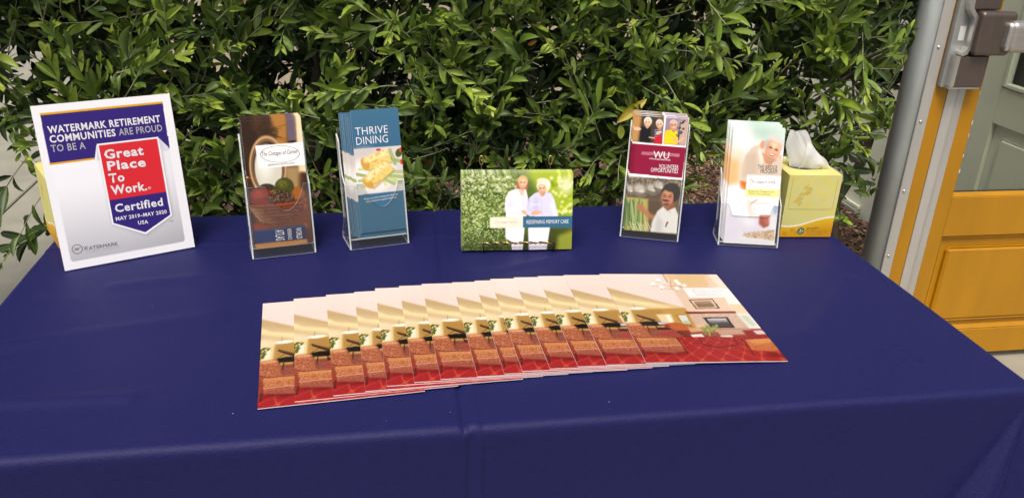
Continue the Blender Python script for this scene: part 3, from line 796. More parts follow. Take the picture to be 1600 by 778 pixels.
# aluminium angle with a ridge
bm = bmesh.new(); prism(bm, [(1.4245-1.378,0.0),(1.4245-1.378,-.004),(1.447-1.378,-.010),(1.4515-1.378,-.013),(1.456-1.378,-.010),(1.4775-1.378,-.006),(1.4775-1.378,0.0)], 2.13, 'Z', .015); bm_ob('edge_channel', bm, M['alu'], gt)
G('stile', (1.4785,1.5265,.806,.85,.025,2.15), M['orange'], .002)
G('stile', (1.985,2.04,.806,.85,.025,2.15), M['orange'], .002)
G('rail', (1.5275,1.984,.807,.849,.445,.572), M['orange'], .002)
G('rail', (1.5275,1.984,.807,.849,.025,.115), M['orange'], .002)
G('rail', (1.5275,1.984,.807,.849,2.0,2.149), M['orange'], .002)
G('panel', (1.5275,1.984,.822,.842,.116,.444), M['orange'])
def frame4(x0,x1,z0,z1,wd,ya,yb):
    """moulding: four mitred wedge strips round an opening, high (ya) outside, low (yb) inside"""
    bm = bmesh.new()
    o4 = [(x0,z0),(x1,z0),(x1,z1),(x0,z1)]; i4 = [(x0+wd,z0+wd),(x1-wd,z0+wd),(x1-wd,z1-wd),(x0+wd,z1-wd)]
    back = .012
    a = [bm.verts.new((x-1.378,ya,z)) for x,z in o4]; b = [bm.verts.new((x-1.378,yb,z)) for x,z in i4]
    c = [bm.verts.new((x-1.378,back,z)) for x,z in o4]; d = [bm.verts.new((x-1.378,back,z)) for x,z in i4]
    for k in range(4):
        n = (k+1)%4
        bm.faces.new((a[k],a[n],b[n],b[k])); bm.faces.new((c[k],c[n],a[n],a[k])); bm.faces.new((b[k],b[n],d[n],d[k])); bm.faces.new((d[k],d[n],c[n],c[k]))
    return bm
bm_ob('moulding', frame4(1.528,1.983,.117,.443,.012,.000,.008), M['orange'], gt)
bm = bmesh.new(); box(bm, 1.560-1.378,1.952-1.378,-.001,.0115,.150,.405,bev=.010,seg=1); bm_ob('raised_field', bm, M['orange'], gt)
bm_ob('glazing_bead', frame4(1.528,1.983,.573,1.999,.010,-.001,.012), M['orange'], gt)
G('glass_pane', (1.532,1.979,.826,.830,.577,1.995), M['glass'])
bm = bmesh.new()
for zc in (.885,.80,.762,.70,.655):
    box(bm, .1468,.1490+.0012*math.sin(zc*90),-.0046,-.0038,zc-.004-.003*math.sin(zc*50),zc+.005)
o = bm_ob('paint_chip', bm, M['sticker'], gt); o['kind'] = 'stuff'
box_ob('gasket', (1.538-1.378,1.973-1.378,.0125,.0150,.583,.5865), M['ink_black'], gt)
# push bar device
px = thing('push_bar_lock', 'brushed metal push bar lock fixed across the orange gate stile', 'door lock', (1.39,.80,.90))
px.parent = None
def K(name, d, m, bev=.003, seg=2, smooth=False): return box_ob(name, (d[0]-1.39,d[1]-1.39,d[2]-.80,d[3]-.80,d[4]-.90,d[5]-.90), m, px, bev=bev, seg=seg)
K('side_plate', (1.381,1.497,.786,.8055,.905,1.45), M['alu_dark'], .004)
K('lower_cover', (1.4025,1.492,.764,.785,.909,.995), M['bronze'], .005, 3)
K('upper_cover', (1.408,1.492,.768,.785,1.116,1.45), M['bronze'], .004, 3)
K('boss', (1.426,1.535,.746,.784,.998,1.114), M['bronze'], .012, 5)
bar = K('push_bar', (1.508,1.97,.722,.768,1.010,1.092), M['bar'], .016, 5)
K('end_cap', (1.500,1.528,.7275,.7655,1.013,1.089), M['satin'], .0125, 5)
def edge_strip(name, pts, wd, y0, y1, m):
    bm = bmesh.new(); P = [Vector((a-1.39,b-.90)) for a,b in pts]; L_,R2 = [],[]
    for i,p in enumerate(P):
        t = (P[min(i+1,len(P)-1)]-P[max(i-1,0)]).normalized(); n = Vector((-t.y,t.x)); L_.append(p+n*wd/2); R2.append(p-n*wd/2)
    prism(bm, [tuple(q) for q in L_]+[tuple(q) for q in R2[::-1]], y1-y0, 'Y', y0-.80); return bm_ob(name, bm, m, px)
edge_strip('bevel_edge', [(1.401,1.45),(1.400,1.13),(1.402,1.118),(1.410,1.108),(1.420,1.098),(1.425,1.085),(1.426,1.035),(1.424,1.018),(1.416,1.004),(1.405,.999)], .011, .762, .7855, M['satin'])
edge_strip('bevel_edge', [(1.399,.994),(1.399,.912)], .011, .764, .7855, M['satin'])
edge_strip('bevel_edge', [(1.395,.9075),(1.487,.9075)], .006, .768, .7855, M['satin'])
stk = K('sticker', (1.397,1.415,.7845,.7855,1.033,1.071), M['sticker'], 0)
K('catch', (1.494,1.503,.796,.8055,.975,.988), M['wire'], .002)

# ------------------------------------------------------------------ hedge
def leaf_mat(name, src):
    m = bpy.data.materials.new(name); m.use_nodes = True; nt = m.node_tree; N = nt.nodes; L = nt.links; b = N['Principled BSDF']
    if src == 'attr':
        a = N.new('ShaderNodeAttribute'); a.attribute_name = 'tone'; fac = a.outputs['Fac']
    else:
        a = N.new('ShaderNodeObjectInfo'); sp = N.new('ShaderNodeSeparateColor'); L.new(a.outputs['Color'], sp.inputs[0]); fac = sp.outputs[0]
    r = N.new('ShaderNodeValToRGB'); el = r.color_ramp.elements
    st = [(0,(.018,.036,.017)),(.30,(.050,.095,.022)),(.55,(.135,.215,.026)),(.78,(.28,.39,.045)),(.90,(.40,.47,.07)),(.94,(.46,.34,.03)),(.97,(.28,.11,.03)),(1,(.20,.07,.03))]
    while len(el) < len(st): el.new(.5)
    for e,(p,c) in zip(el,st): e.position = p; e.color = (*c,1)
    L.new(fac, r.inputs[0])
    uv = N.new('ShaderNodeUVMap'); uv.uv_map = 'uv'; su = N.new('ShaderNodeSeparateXYZ'); L.new(uv.outputs[0], su.inputs[0])
    # pale midrib and faint mottling
    ab = N.new('ShaderNodeMath'); ab.operation = 'ABSOLUTE'; L.new(su.outputs[0], ab.inputs[0])
    mr = N.new('ShaderNodeMapRange'); mr.inputs[1].default_value = .04; mr.inputs[2].default_value = .14; mr.inputs[3].default_value = .45; mr.inputs[4].default_value = 0; L.new(ab.outputs[0], mr.inputs[0])
    tcx = N.new('ShaderNodeTexCoord')
    nz = N.new('ShaderNodeTexNoise'); nz.inputs['Scale'].default_value = 55; nz.inputs['Detail'].default_value = 3; L.new(tcx.outputs['Object'], nz.inputs['Vector'])
    hs = N.new('ShaderNodeHueSaturation'); mr2 = N.new('ShaderNodeMapRange'); mr2.inputs[1].default_value = .3; mr2.inputs[2].default_value = .7; mr2.inputs[3].default_value = .72; mr2.inputs[4].default_value = 1.28
    L.new(nz.outputs['Fac'], mr2.inputs[0]); L.new(mr2.outputs[0], hs.inputs['Value']); L.new(r.outputs[0], hs.inputs['Color'])
    mx = N.new('ShaderNodeMix'); mx.data_type = 'RGBA'; mx.inputs['B'].default_value = (.22,.30,.10,1); L.new(mr.outputs[0], mx.inputs['Factor']); L.new(hs.outputs[0], mx.inputs['A'])
    # paler underside
    geo = N.new('ShaderNodeNewGeometry'); mb = N.new('ShaderNodeMix'); mb.data_type = 'RGBA'; mb.blend_type = 'MIX'
    ml = N.new('ShaderNodeMath'); ml.operation = 'MULTIPLY'; ml.inputs[1].default_value = .35; L.new(geo.outputs['Backfacing'], ml.inputs[0]); L.new(ml.outputs[0], mb.inputs['Factor'])
    L.new(mx.outputs['Result'], mb.inputs['A']); mb.inputs['B'].default_value = (.14,.19,.10,1)
    L.new(mb.outputs['Result'], b.inputs['Base Color'])
    b.inputs['Roughness'].default_value = .42; b.inputs['Specular IOR Level'].default_value = .45
    tl = N.new('ShaderNodeBsdfTranslucent'); L.new(mx.outputs['Result'], tl.inputs[0])
    ms = N.new('ShaderNodeMixShader'); ms.inputs[0].default_value = .16; L.new(b.outputs[0], ms.inputs[1]); L.new(tl.outputs[0], ms.inputs[2]); L.new(ms.outputs[0], N['Material Output'].inputs[0])
    return m
M['leaf'] = leaf_mat('leaf_mass','attr'); M['leaf_one'] = leaf_mat('leaf_single','object')
M['twig'] = mat('twig_bark', (.30,.31,.17), .7, noise=.25, nscale=60)

def leaf_template(bend, fold, blunt=0.):
    ys = np.array([0,.10,.28,.50,.72,.90,1.0]); hw = np.array([.05,.40,.84,1.0,.80+.10*blunt,.40+.30*blunt,.0])
    V_ = []; UV = []
    for y,h in zip(ys,hw):
        t = bend*y; yy = y if abs(bend) < 1e-3 else math.sin(t)/bend; zz = 0 if abs(bend) < 1e-3 else -(1-math.cos(t))/bend
        for s_ in (-1,0,1):
            V_.append((s_*h*.5, yy, zz+abs(s_)*h*.5*fold)); UV.append((s_*h, y))
    F_ = []
    for j in range(6):
        for i in range(2): F_.append((j*3+i,j*3+i+1,j*3+i+4,j*3+i+3))
    return np.array(V_), np.array(F_), np.array(UV)
TEMPL = [leaf_template(b,f,k) for b,f,k in ((.15,.35,0),(.7,.45,0),(-.35,.3,1),(1.2,.5,0),(.4,.8,0),(.05,.15,1))]

rs = np.random.RandomState(21)
XB = [-1.9,-1.04,-.98,-.90,-.80,.40,.50,.60,.84,.90,1.12,1.30,1.6]; ZB = [.93,.90,.80,.66,.50,.50,.56,.71,.70,.58,.60,.68,.7]
def zbot(x): return np.interp(x,XB,ZB)
def unit(v): return v/np.linalg.norm(v)
leaves = []   # (pos, dir, normal, length, width, tone, templ)
twigs = []
def cam_px(p):
    d = np.array(p)-np.array(CAM); z = d@np.array(_f2)
    return 800+1290*(d@np.array(_r3))/z, 389-1290*(d@np.array(_u3))/z, z
def add_leaf(p, d, size, tone, wid=None):
    d = unit(d); n = np.array((rs.normal(0,.45),-.75+rs.normal(0,.45),.65+rs.normal(0,.35)))
    n = n-d*(n@d); n = unit(n)
    leaves.append((p,d,n,size,(wid or rs.uniform(.22,.33)),tone,rs.randint(6)))
def make_twig(p0, d0, length, layer, tonebase, big):
    n = int(length/rs.uniform(.016,.024)); step = length/n
    p = np.array(p0,float); d = unit(np.array(d0,float)); pts = [p.copy()]
    side = unit(np.cross(d, rs.normal(size=3))); ang = rs.uniform(0,6.28)
    curl = rs.normal(0,.06,3)+np.array((0,-.01,.03))
    for k in range(n):
        d = unit(d+curl*.5+rs.normal(0,.05,3)); p = p+d*step; pts.append(p.copy())
        t = (k+1)/n
        if t < .18 and rs.rand() < .6: continue
        size = big*(.55+.5*math.sin(math.pi*min(t*1.05,1)))*rs.uniform(.75,1.25)
        if t > .8: size *= rs.uniform(.4,.85)
        ang += 1.57+rs.normal(0,.35)
        a = unit(np.cross(d,(0.3,.2,1))); b = np.cross(d,a)
        for s_ in ((1,-1) if rs.rand() < .62 else (1,)):
            rad = a*math.cos(ang)*s_+b*math.sin(ang)*s_
            open_ = rs.uniform(.55,1.1)*(1-.35*t)
            add_leaf(p+rad*.002, d*1.0+rad*open_+np.array((0,-.08,.05))+rs.normal(0,.1,3), size, float(np.clip(tonebase+.26*t**2+rs.normal(0,.09),0,.87)))
    if layer < 2:
        for q in range(3): add_leaf(p, d+rs.normal(0,.22,3), big*rs.uniform(.35,.7), float(np.clip(tonebase+.33+rs.normal(0,.07),0,.88)), .3)
    twigs.append((np.array(pts), .0016 if layer < 2 else .002))
# light gaps where the wall behind shows through
GAPS = [(.66,.9,1.0,.02)]
def thin(x,z):
    k = 1.
    for gx_,_,gz_,gr in GAPS: k = min(k, max(0,(math.hypot(x-gx_,z-gz_)-gr)/.10))
    if x > .98: k = min(k, .28+.72*np.clip((z-.86)/.12,0,1))
    if x < -.80: k = min(k, .35+.65*np.clip((z-.84)/.12,0,1))
    if -.72 < x < -.45: k = min(k, .8+.4*np.clip((z-.95)/.15,0,1))
    return k
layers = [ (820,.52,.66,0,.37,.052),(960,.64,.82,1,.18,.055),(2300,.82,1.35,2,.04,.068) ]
for cnt,y0,y1,lay,tb,big in layers:
    k = 0
    while k < cnt:
        x = rs.uniform(-1.75,1.42); zb = zbot(x); z = rs.uniform(zb+.03,1.62)
        if lay == 0 and z > 1.38 and rs.rand() < .6: continue
        if rs.rand() > thin(x,z)**(1.0 if lay < 2 else 1.6): continue
        y = rs.uniform(y0,y1)
        k += 1
        up = rs.normal(.55,.6)
        d = np.array((rs.normal(0,.75),-rs.uniform(.2,.85) if lay < 2 else rs.normal(-.2,.6),up))
        L_ = rs.uniform(.10,.22) if lay else rs.uniform(.10,.22)
        p0 = np.array((x,y,z))
        zs = (z-.55)/.8
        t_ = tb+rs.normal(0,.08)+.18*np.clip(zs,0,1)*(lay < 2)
        make_twig(p0, d, L_, lay, t_, big*rs.uniform(.75,1.25))
# deep foliage filling both ends of the hedge
for k in range(520):
    e = rs.rand() < .6
    x = rs.uniform(1.0,1.62) if e else rs.uniform(-1.8,-.85); y = rs.uniform(.92,1.5) if e else rs.uniform(.62,1.2); z = rs.uniform(.84 if e else .92,1.6)
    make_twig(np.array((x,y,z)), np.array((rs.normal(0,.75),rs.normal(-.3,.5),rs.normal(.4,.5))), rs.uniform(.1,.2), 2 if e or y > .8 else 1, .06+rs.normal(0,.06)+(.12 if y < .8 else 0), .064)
# hanging shoots at the open right and left ends
for p0,d,L_ in (((1.02,.74,.80),(.6,-.3,-.5),.22),((1.00,.72,.76),(.55,-.35,-.35),.26),((1.08,.80,.92),(.6,-.2,-.25),.25),((1.0,.70,.72),(.35,-.3,-.8),.16),((1.10,.78,.85),(.9,-.2,.05),.2),
                ((-.90,.60,.80),(-.5,-.3,-.5),.2),((-.88,.58,.72),(-.5,-.3,-.6),.17),((-.95,.62,.88),(-.8,-.2,-.1),.2),((-.92,.66,.9),(-.6,-.4,-.7),.2),((-.86,.60,.66),(-.4,-.2,-.5),.12),((-.97,.6,.8),(-.9,-.3,.1),.12)):
    make_twig(p0,d,L_,1,.25,.056)
# keep leaves clear of the gate, the post and the things on the table
def clear(l):
    tip = l[0]+l[1]*l[3]
    for q in (l[0],tip,(l[0]+tip)/2):
        if q[1] < .90 and q[0] > -.175+.706*(q[1]+1.25): return False
        if q[2] < .79 and q[1] < .425 : return False
        if q[1] < .36: return False
        if q[0] > (1.46 if q[1] < 1.0 else 1.8): return False
        if .56 < q[0] < .86 and q[2] < zbot(q[0])-.03: return False
    return True
leaves = [l for l in leaves if clear(l)]
# a few special leaves: yellow and dead brown ones
def special(p,d,size,tone,wd=.3):
    d = unit(np.array(d,float)); n = np.array((0,-.9,.4)); n = unit(n-d*(n@d)); leaves.append((np.array(p,float),d,n,size,wd,tone,0))
special((.365,.47,.90),(.75,0,.62),.085,.935,.27); special((.375,.475,.895),(.15,0,-1),.035,.90,.5)
for k in range(10):
    x = rs.uniform(-.8,.9); z = rs.uniform(.72,1.15)
    if z < zbot(x)+.05: z = zbot(x)+.1
    special((x,rs.uniform(.50,.62),z), rs.normal(size=3), rs.uniform(.022,.040), rs.uniform(.96,1), .36)
N_ = len(leaves)
P_ = np.array([l[0] for l in leaves]); D_ = np.array([l[1] for l in leaves]); Nn = np.array([l[2] for l in leaves])
Sz = np.array([l[3] for l in leaves]); Wd = np.array([l[4] for l in leaves])*Sz; Tn = np.array([l[5] for l in leaves]); Tp = np.array([l[6] for l in leaves])
Xv = np.cross(D_,Nn)
ctr = P_+D_*Sz[:,None]*.5; dv = ctr-np.array(CAM); dist = np.linalg.norm(dv,axis=1)
dz = dv@np.array(_f2); sx = 800+1290*(dv@np.array(_r3))/dz; sy = 389-1290*(dv@np.array(_u3))/dz
facing = np.abs((Nn*dv).sum(1))/dist
vis = (sx > 8)&(sx < 1400)&(sy > 6)&(sy < 330)
score = np.where(vis, Sz*Wd*(.3+.7*facing)/dist**2*np.where(P_[:,1] < .60,1,.25), 0)
# the things on the table hide some leaves
for x0,x1,y0,y1 in ((55,290,160,430),(375,490,190,400),(535,640,178,390),(718,895,270,390),(972,1078,182,370),(1120,1310,200,380)):
    score[(sx > x0)&(sx < x1)&(sy > y0)&(sy < y1)] = 0
single = set(np.argsort(-score)[:300].tolist())
hedge = thing('hedge', 'dense green hedge of narrow leaves along the back of the table', 'hedge', (0,.8,0))
HO = np.array((0,.8,0))
VV,FF,TT,UU = [],[],[],[]; off = 0
rest = np.array([i not in single for i in range(N_)])
for t in range(6):
    tv,tf,tu = TEMPL[t]; idx = np.where(rest&(Tp == t))[0]
    loc = P_[idx][:,None]+tv[None,:,0,None]*Xv[idx][:,None]*Wd[idx][:,None,None]+tv[None,:,1,None]*D_[idx][:,None]*Sz[idx][:,None,None]+tv[None,:,2,None]*Nn[idx][:,None]*(Sz[idx]*.6)[:,None,None]
    VV.append(loc.reshape(-1,3)-HO); FF.append((tf[None]+off+np.arange(len(idx))[:,None,None]*len(tv)).reshape(-1,4)); off += len(idx)*len(tv)
    TT.append(np.repeat(Tn[idx],len(tv))); UU.append(np.tile(tu,(len(idx),1)))
o = fast_mesh('foliage', np.concatenate(VV), np.concatenate(FF), M['leaf'], hedge, True, np.concatenate(TT), np.concatenate(UU)); o['kind'] = 'stuff'
lm = []
for t in range(6):
    tv,tf,tu = TEMPL[t]; oo = fast_mesh('leaf', tv*np.array((1,1,.6)), tf, M['leaf_one'], None, True, None, tu); lm.append(oo.data); bpy.data.objects.remove(oo)
for i in single:
    c = bpy.data.objects.new('leaf', lm[Tp[i]]); COL.objects.link(c); c.parent = hedge
    X,Y,Z,P0 = Xv[i]*Wd[i], D_[i]*Sz[i], Nn[i]*Sz[i], P_[i]-HO
    c.matrix_basis = Matrix(((X[0],Y[0],Z[0],P0[0]),(X[1],Y[1],Z[1],P0[1]),(X[2],Y[2],Z[2],P0[2]),(0,0,0,1)))
    c.color = (float(Tn[i]),0,0,1)
# twigs as one part, thicker stems and trunks as parts
TV,TF = [],[]; off = 0
for pts,rad in twigs:
    okp = [not (q[2] < .79 and q[1] < .425) and q[1] > .40 and not (q[1] < .93 and q[0] > -.175+.700*(q[1]+1.25)) and q[0] < (1.46 if q[1] < 1.0 else 1.8) for q in pts]
    if not all(okp): pts = pts[:okp.index(False)]
    if len(pts) < 3: continue
    n = len(pts); tdir = np.gradient(pts,axis=0); tdir /= np.linalg.norm(tdir,axis=1)[:,None]
    a = np.cross(tdir,(.3,.5,.8)); a /= np.linalg.norm(a,axis=1)[:,None]; b = np.cross(tdir,a)
    rr_ = rad*np.linspace(1,.45,n)[:,None]
    ring = np.stack([pts+rr_*(a*math.cos(q)+b*math.sin(q)) for q in (0,1.571,3.142,4.712)],1)
    TV.append(ring.reshape(-1,3)-HO)
    for j in range(n-1):
        for q in range(4): TF.append((off+j*4+q,off+j*4+(q+1)%4,off+j*4+4+(q+1)%4,off+j*4+4+q))
    off += n*4
o = fast_mesh('twigs', np.concatenate(TV), np.array(TF), M['twig'], hedge, True); o['kind'] = 'stuff'
random.seed(9)
for tx in (-1.25,-.75,-.3,.12,.55,.98,1.34):
    bm = bmesh.new(); p = Vector((tx,.16+random.uniform(-.06,.06),-.02)); pts = [p.copy()]
    for k in range(9): p = p+Vector((random.gauss(0,.025),random.gauss(0,.02),.16)); pts.append(p.copy())
    tube(bm, pts, [.020-.0014*k for k in range(10)], 8); bm_ob('trunk', bm, M['bark'], hedge, True)
    for k in range(4):
        q = pts[random.randint(3,6)]; bm = bmesh.new(); dd = Vector((random.uniform(-1,1),random.uniform(-.9,.1),random.uniform(.2,.9))).normalized(); pp = [q.copy()]
        for j in range(7): dd = (dd+Vector((random.gauss(0,.1),random.gauss(0,.1),.04))).normalized(); q = q+dd*.06; pp.append(q.copy())
        tube(bm, pp, [.007-.0008*j for j in range(8)], 6); bm_ob('branch', bm, M['bark'], hedge, True)

# ------------------------------------------------------------------ tablecloth
TZ = .74
def make_cloth():
    r = .012; hx,hy = .762,.389
    def axis(h):
        c = np.r_[0,np.cumsum(np.interp(np.arange(70),[0,35,69],[.0022,.0035,.008]))]; e = c[-1]
        n = int((2*(h-r)-2*e)/.007); return np.r_[-(h-r)+c[:-1], np.linspace(-(h-r)+e,(h-r)-e,n), ((h-r)-c[:-1])[::-1]]
    def dense(a,lo,hi,st): return np.r_[a[a < lo-.002], np.arange(lo,hi,st), a[a > hi+.001]]
    xs,ys = dense(axis(hx),-.095,-.02,.0018),dense(axis(hy),.222,.25,.002); nx,ny = len(xs),len(ys)
    X,Y = np.meshgrid(xs,ys)
    rn = np.random.RandomState(4)
    def vnoise(x,y,seed):
        g = np.random.RandomState(seed).rand(80,80)-.5; xi = np.floor(x).astype(int); yi = np.floor(y).astype(int); fx,fy = x-xi,y-yi
        fx = fx*fx*(3-2*fx); fy = fy*fy*(3-2*fy); G_ = lambda i,j: g[j%80,i%80]
        return G_(xi,yi)*(1-fx)*(1-fy)+G_(xi+1,yi)*fx*(1-fy)+G_(xi,yi+1)*(1-fx)*fy+G_(xi+1,yi+1)*fx*fy
    def ridge(x,y,pts,wd):
        best = np.full(x.shape,9.)
        for (xa,ya),(xb,yb) in zip(pts,pts[1:]):
            dx,dy = xb-xa,yb-ya; t = np.clip(((x-xa)*dx+(y-ya)*dy)/(dx*dx+dy*dy),0,1); best = np.minimum(best,np.hypot(x-xa-t*dx,y-ya-t*dy))
        return np.exp(-(best/wd)**2)
    def topz(x,y):
        z = .0010*vnoise(x*6+20,y*7+20,1)+.0006*vnoise(x*17+20,y*19+20,2)
        z = z-.0034*ridge(x,y,[(-.045,.40),(-.052,.2),(-.058,.06),(-.068,-.35),(-.069,-.40)],.0045)+.0016*ridge(x,y,[(-.034,.40),(-.046,.06),(-.055,-.40)],.008)
        z = z-.0007*ridge(x,y,[(-.046,-.40),(-.040,-.30)],.004)
        z = z+.0060*ridge(x,y,[(.0,.060),(.10,.092),(.185,.118)],.012)+.0050*ridge(x,y,[(.19,.118),(.235,.16),(.27,.25)],.015)+.0040*ridge(x,y,[(-.72,-.12),(-.42,-.05)],.018)+.0036*ridge(x,y,[(.50,-.20),(.68,-.02)],.016)
        z = z-.0028*ridge(x,y,[(.607,-.255),(.615,-.268),(.630,-.296)],.007)+.0026*ridge(x,y,[(.596,-.262),(.615,-.30)],.008)
        z = z+.0045*ridge(x,y,[(-.70,-.262),(-.50,-.27)],.014)+.0036*ridge(x,y,[(-.60,.07),(-.42,.10)],.014)+.0009*ridge(x,y,[(-.70,.03),(-.3,.02)],.02)+.0013*ridge(x,y,[(-.75,.236),(.75,.236)],.006)+.0012*vnoise(x*11+9,y*4+31,5)
        return z
    Z = TZ+topz(X,Y)-.0008
    V = [np.stack([X,Y,Z],-1).reshape(-1,3)]
    F = []
    ii = np.arange(nx*ny).reshape(ny,nx)
    F.append(np.stack([ii[:-1,:-1],ii[:-1,1:],ii[1:,1:],ii[1:,:-1]],-1).reshape(-1,4))
    loop = np.concatenate([ii[0,:-1],ii[:-1,-1],ii[-1,:0:-1],ii[:0:-1,0]])   # counter-clockwise from (-,-)
    LP = V[0][loop]; nl = len(loop)
    nrm = np.zeros((nl,2)); eps = 1e-6
    nrm[:,0] = np.where(LP[:,0] > hx-r-eps,1,0)-np.where(LP[:,0] < -hx+r+eps,1,0)
    nrm[:,1] = np.where(LP[:,1] > hy-r-eps,1,0)-np.where(LP[:,1] < -hy+r+eps,1,0)
    drops = np.concatenate([np.linspace(0,.10,15)[1:], np.linspace(.10,.69,46)[1:]])
    prev = loop; base = nx*ny
    def gath(q):
        return np.interp(q,[0,.06,.12,.17,.20,.25,.31,.38,.43,.47,.51,.58],[.38,.32,.23,.12,.075,.15,.165,.12,.03,-.015,-.012,0])
    # distance from the nearest corner measured along each side
    cxd = hx-np.abs(LP[:,0]); cyd = hy-np.abs(LP[:,1])
    onx = nrm[:,1] != 0; ony = nrm[:,0] != 0
    seedx = np.where(LP[:,0] > 0,0,.07)
    rings = []
    for k,th in enumerate(np.linspace(0,np.pi/2,5)[1:]):
        rings.append((r*np.sin(th), r*(1-np.cos(th)), 0.))
    for d in drops: rings.append((r, r+d, d))
    s_arc = np.cumsum(np.r_[0,np.hypot(*(np.diff(LP[:,:2],axis=0).T))])
    for out,down,d in rings:
        P = LP.copy()
        f = np.zeros(nl)
        if d > 0:
            wav = .020*vnoise(s_arc*4.2+20,np.full(nl,d*1.5+20),6)*d/.5+.03*d
            f += wav
            f += np.where(onx,d*gath((cxd-r)/max(d,1e-4)),0)+np.where(ony,d*gath((cyd-r)/max(d,1e-4)*.9),0)
            f = np.where(onx&ony, .38*d+.03*d, f)
            wx_ = np.exp(-((cxd-r)/max(d,1e-4)/.16)**2)*onx*~ony; wy_ = np.exp(-((cyd-r)/max(d,1e-4)/.16)**2)*ony*~onx
            P[:,0] += np.sign(LP[:,0])*.41*d*wx_; P[:,1] += np.sign(LP[:,1])*.41*d*wy_
            # pressed crease line running down the front
            f += np.where(onx&(LP[:,1] < 0), -.0024*np.exp(-((LP[:,0]+.0615)/.0045)**2)+.0015*np.exp(-((LP[:,0]+.047)/.006)**2)-.0012*np.exp(-((LP[:,0]+.041)/.003)**2),0)
        P[:,0] += nrm[:,0]*(out+f); P[:,1] += nrm[:,1]*(out+f)
        P[:,2] = LP[:,2]*max(0,1-down*20)+TZ*min(1,down*20)-down
        # skirts swing slightly toward the corner as they hang
        V.append(P); cur = base+np.arange(nl); base += nl
        F.append(np.stack([prev,cur,np.roll(cur,-1),np.roll(prev,-1)],-1)); prev = cur
    return np.concatenate(V), np.concatenate(F)
cv,cf = make_cloth()
o = fast_mesh('tablecloth', cv, cf, M['cloth'], None, True); tag(o, 'navy blue tablecloth draped over the long table', 'tablecloth')
rs = np.random.RandomState(2)
lv,lf = [],[]
for k in range(22):
    x,y = rs.uniform(-.72,.74),rs.uniform(-.37,.33); a_ = rs.rand()*3; s_ = rs.uniform(.0003,.0008); b_ = len(lv)
    for dx,dy,dz_ in ((-1,-.5,0),(1,-.4,0),(.9,.5,.0),(-.8,.5,0),(0,0,1)):
        lv.append((x+s_*(dx*math.cos(a_)-dy*math.sin(a_)),y+s_*(dx*math.sin(a_)+dy*math.cos(a_)),TZ+.0002+dz_*s_*.7))
    lf += [(b_,b_+1,b_+4),(b_+1,b_+2,b_+4),(b_+2,b_+3,b_+4),(b_+3,b_,b_+4)]
o = mesh_ob('lint', lv, lf, M['paper']); tag(o, 'tiny white specks of lint on the blue cloth', 'lint', kind='stuff')

# ------------------------------------------------------------------ pictures and lettering
def picture_mesh(name, img, wd, ht, m='print'):
    H,W = img.shape[:2]
    xs = np.linspace(0,wd,W); ys = np.linspace(ht,0,H); X,Y = np.meshgrid(xs,ys)
    V = np.stack([X,Y,np.zeros_like(X)],-1).reshape(-1,3); ii = np.arange(W*H).reshape(H,W)
    F = np.stack([ii[1:,:-1],ii[1:,1:],ii[:-1,1:],ii[:-1,:-1]],-1).reshape(-1,4)
    o = fast_mesh(name, V, F, M[m], None, False)
    c = img.reshape(-1,3); lc = np.where(c <= .04045, c/12.92, ((c+.055)/1.055)**2.4)
    at = o.data.color_attributes.new('print','FLOAT_COLOR','POINT'); at.data.foreach_set('color', np.concatenate([lc,np.ones((len(lc),1))],1).astype(np.float32).ravel())
    me = o.data; bpy.data.objects.remove(o); return me
def homog(quad):
    A=[];b=[]
    for (u,v),(x,y) in zip(((0,0),(1,0),(1,1),(0,1)),quad):
        A.append([u,v,1,0,0,0,-u*x,-v*x]);b.append(x);A.append([0,0,0,u,v,1,-u*y,-v*y]);b.append(y)
    m = np.linalg.solve(np.array(A,float),np.array(b,float)); return np.linalg.inv(np.array([[m[0],m[1],m[2]],[m[3],m[4],m[5]],[m[6],m[7],1]]))
def lettering(body, p0, p1, cap, m, parent, quad, wd, ht, bold=0., shear=0., z=.0003, res=2, name='lettering'):
    """text with its baseline from p0 to p1 and cap height cap, all in the print's sketch units"""
    I = homog(quad)
    def loc(p): q = I@np.array((p[0],p[1],1.)); return Vector((q[0]/q[2]*wd,(1-q[1]/q[2])*ht,0))
    a,b = loc(p0),loc(p1); t = (b-a); n0 = np.array((p1[0]-p0[0],p1[1]-p0[1]),float); n0 /= np.linalg.norm(n0)
    c = loc((p0[0]+n0[1]*cap,p0[1]-n0[0]*cap)); up = (c-a)
    cu = bpy.data.curves.new('lettering','FONT'); cu.body = body; cu.size = 1; cu.offset = bold; cu.shear = shear; cu.resolution_u = res; cu.space_character = 1.03+bold*2.5
    tmp = bpy.data.objects.new('tmp', cu); COL.objects.link(tmp)
    bpy.context.view_layer.update()
    me = bpy.data.meshes.new_from_object(tmp.evaluated_get(bpy.context.evaluated_depsgraph_get()))
    bpy.data.objects.remove(tmp)
    co = np.empty(len(me.vertices)*3,np.float32); me.vertices.foreach_get('co',co); co = co.reshape(-1,3)
    x0,x1 = co[:,0].min(),co[:,0].max()
    sx_ = t.length/(x1-x0); sy_ = up.length/.70
    tx = t.normalized(); ty = Vector((-tx.y,tx.x,0))
    q = np.array(a)[None]+np.outer((co[:,0]-x0)*sx_,np.array(tx))+np.outer(co[:,1]*sy_,np.array(ty)); q[:,2] = z
    me.vertices.foreach_set('co',q.astype(np.float32).ravel()); me.update()
    me.materials.clear(); me.materials.append(M[m])
    o = bpy.data.objects.new(name, me); COL.objects.link(o); o.parent = parent; return o
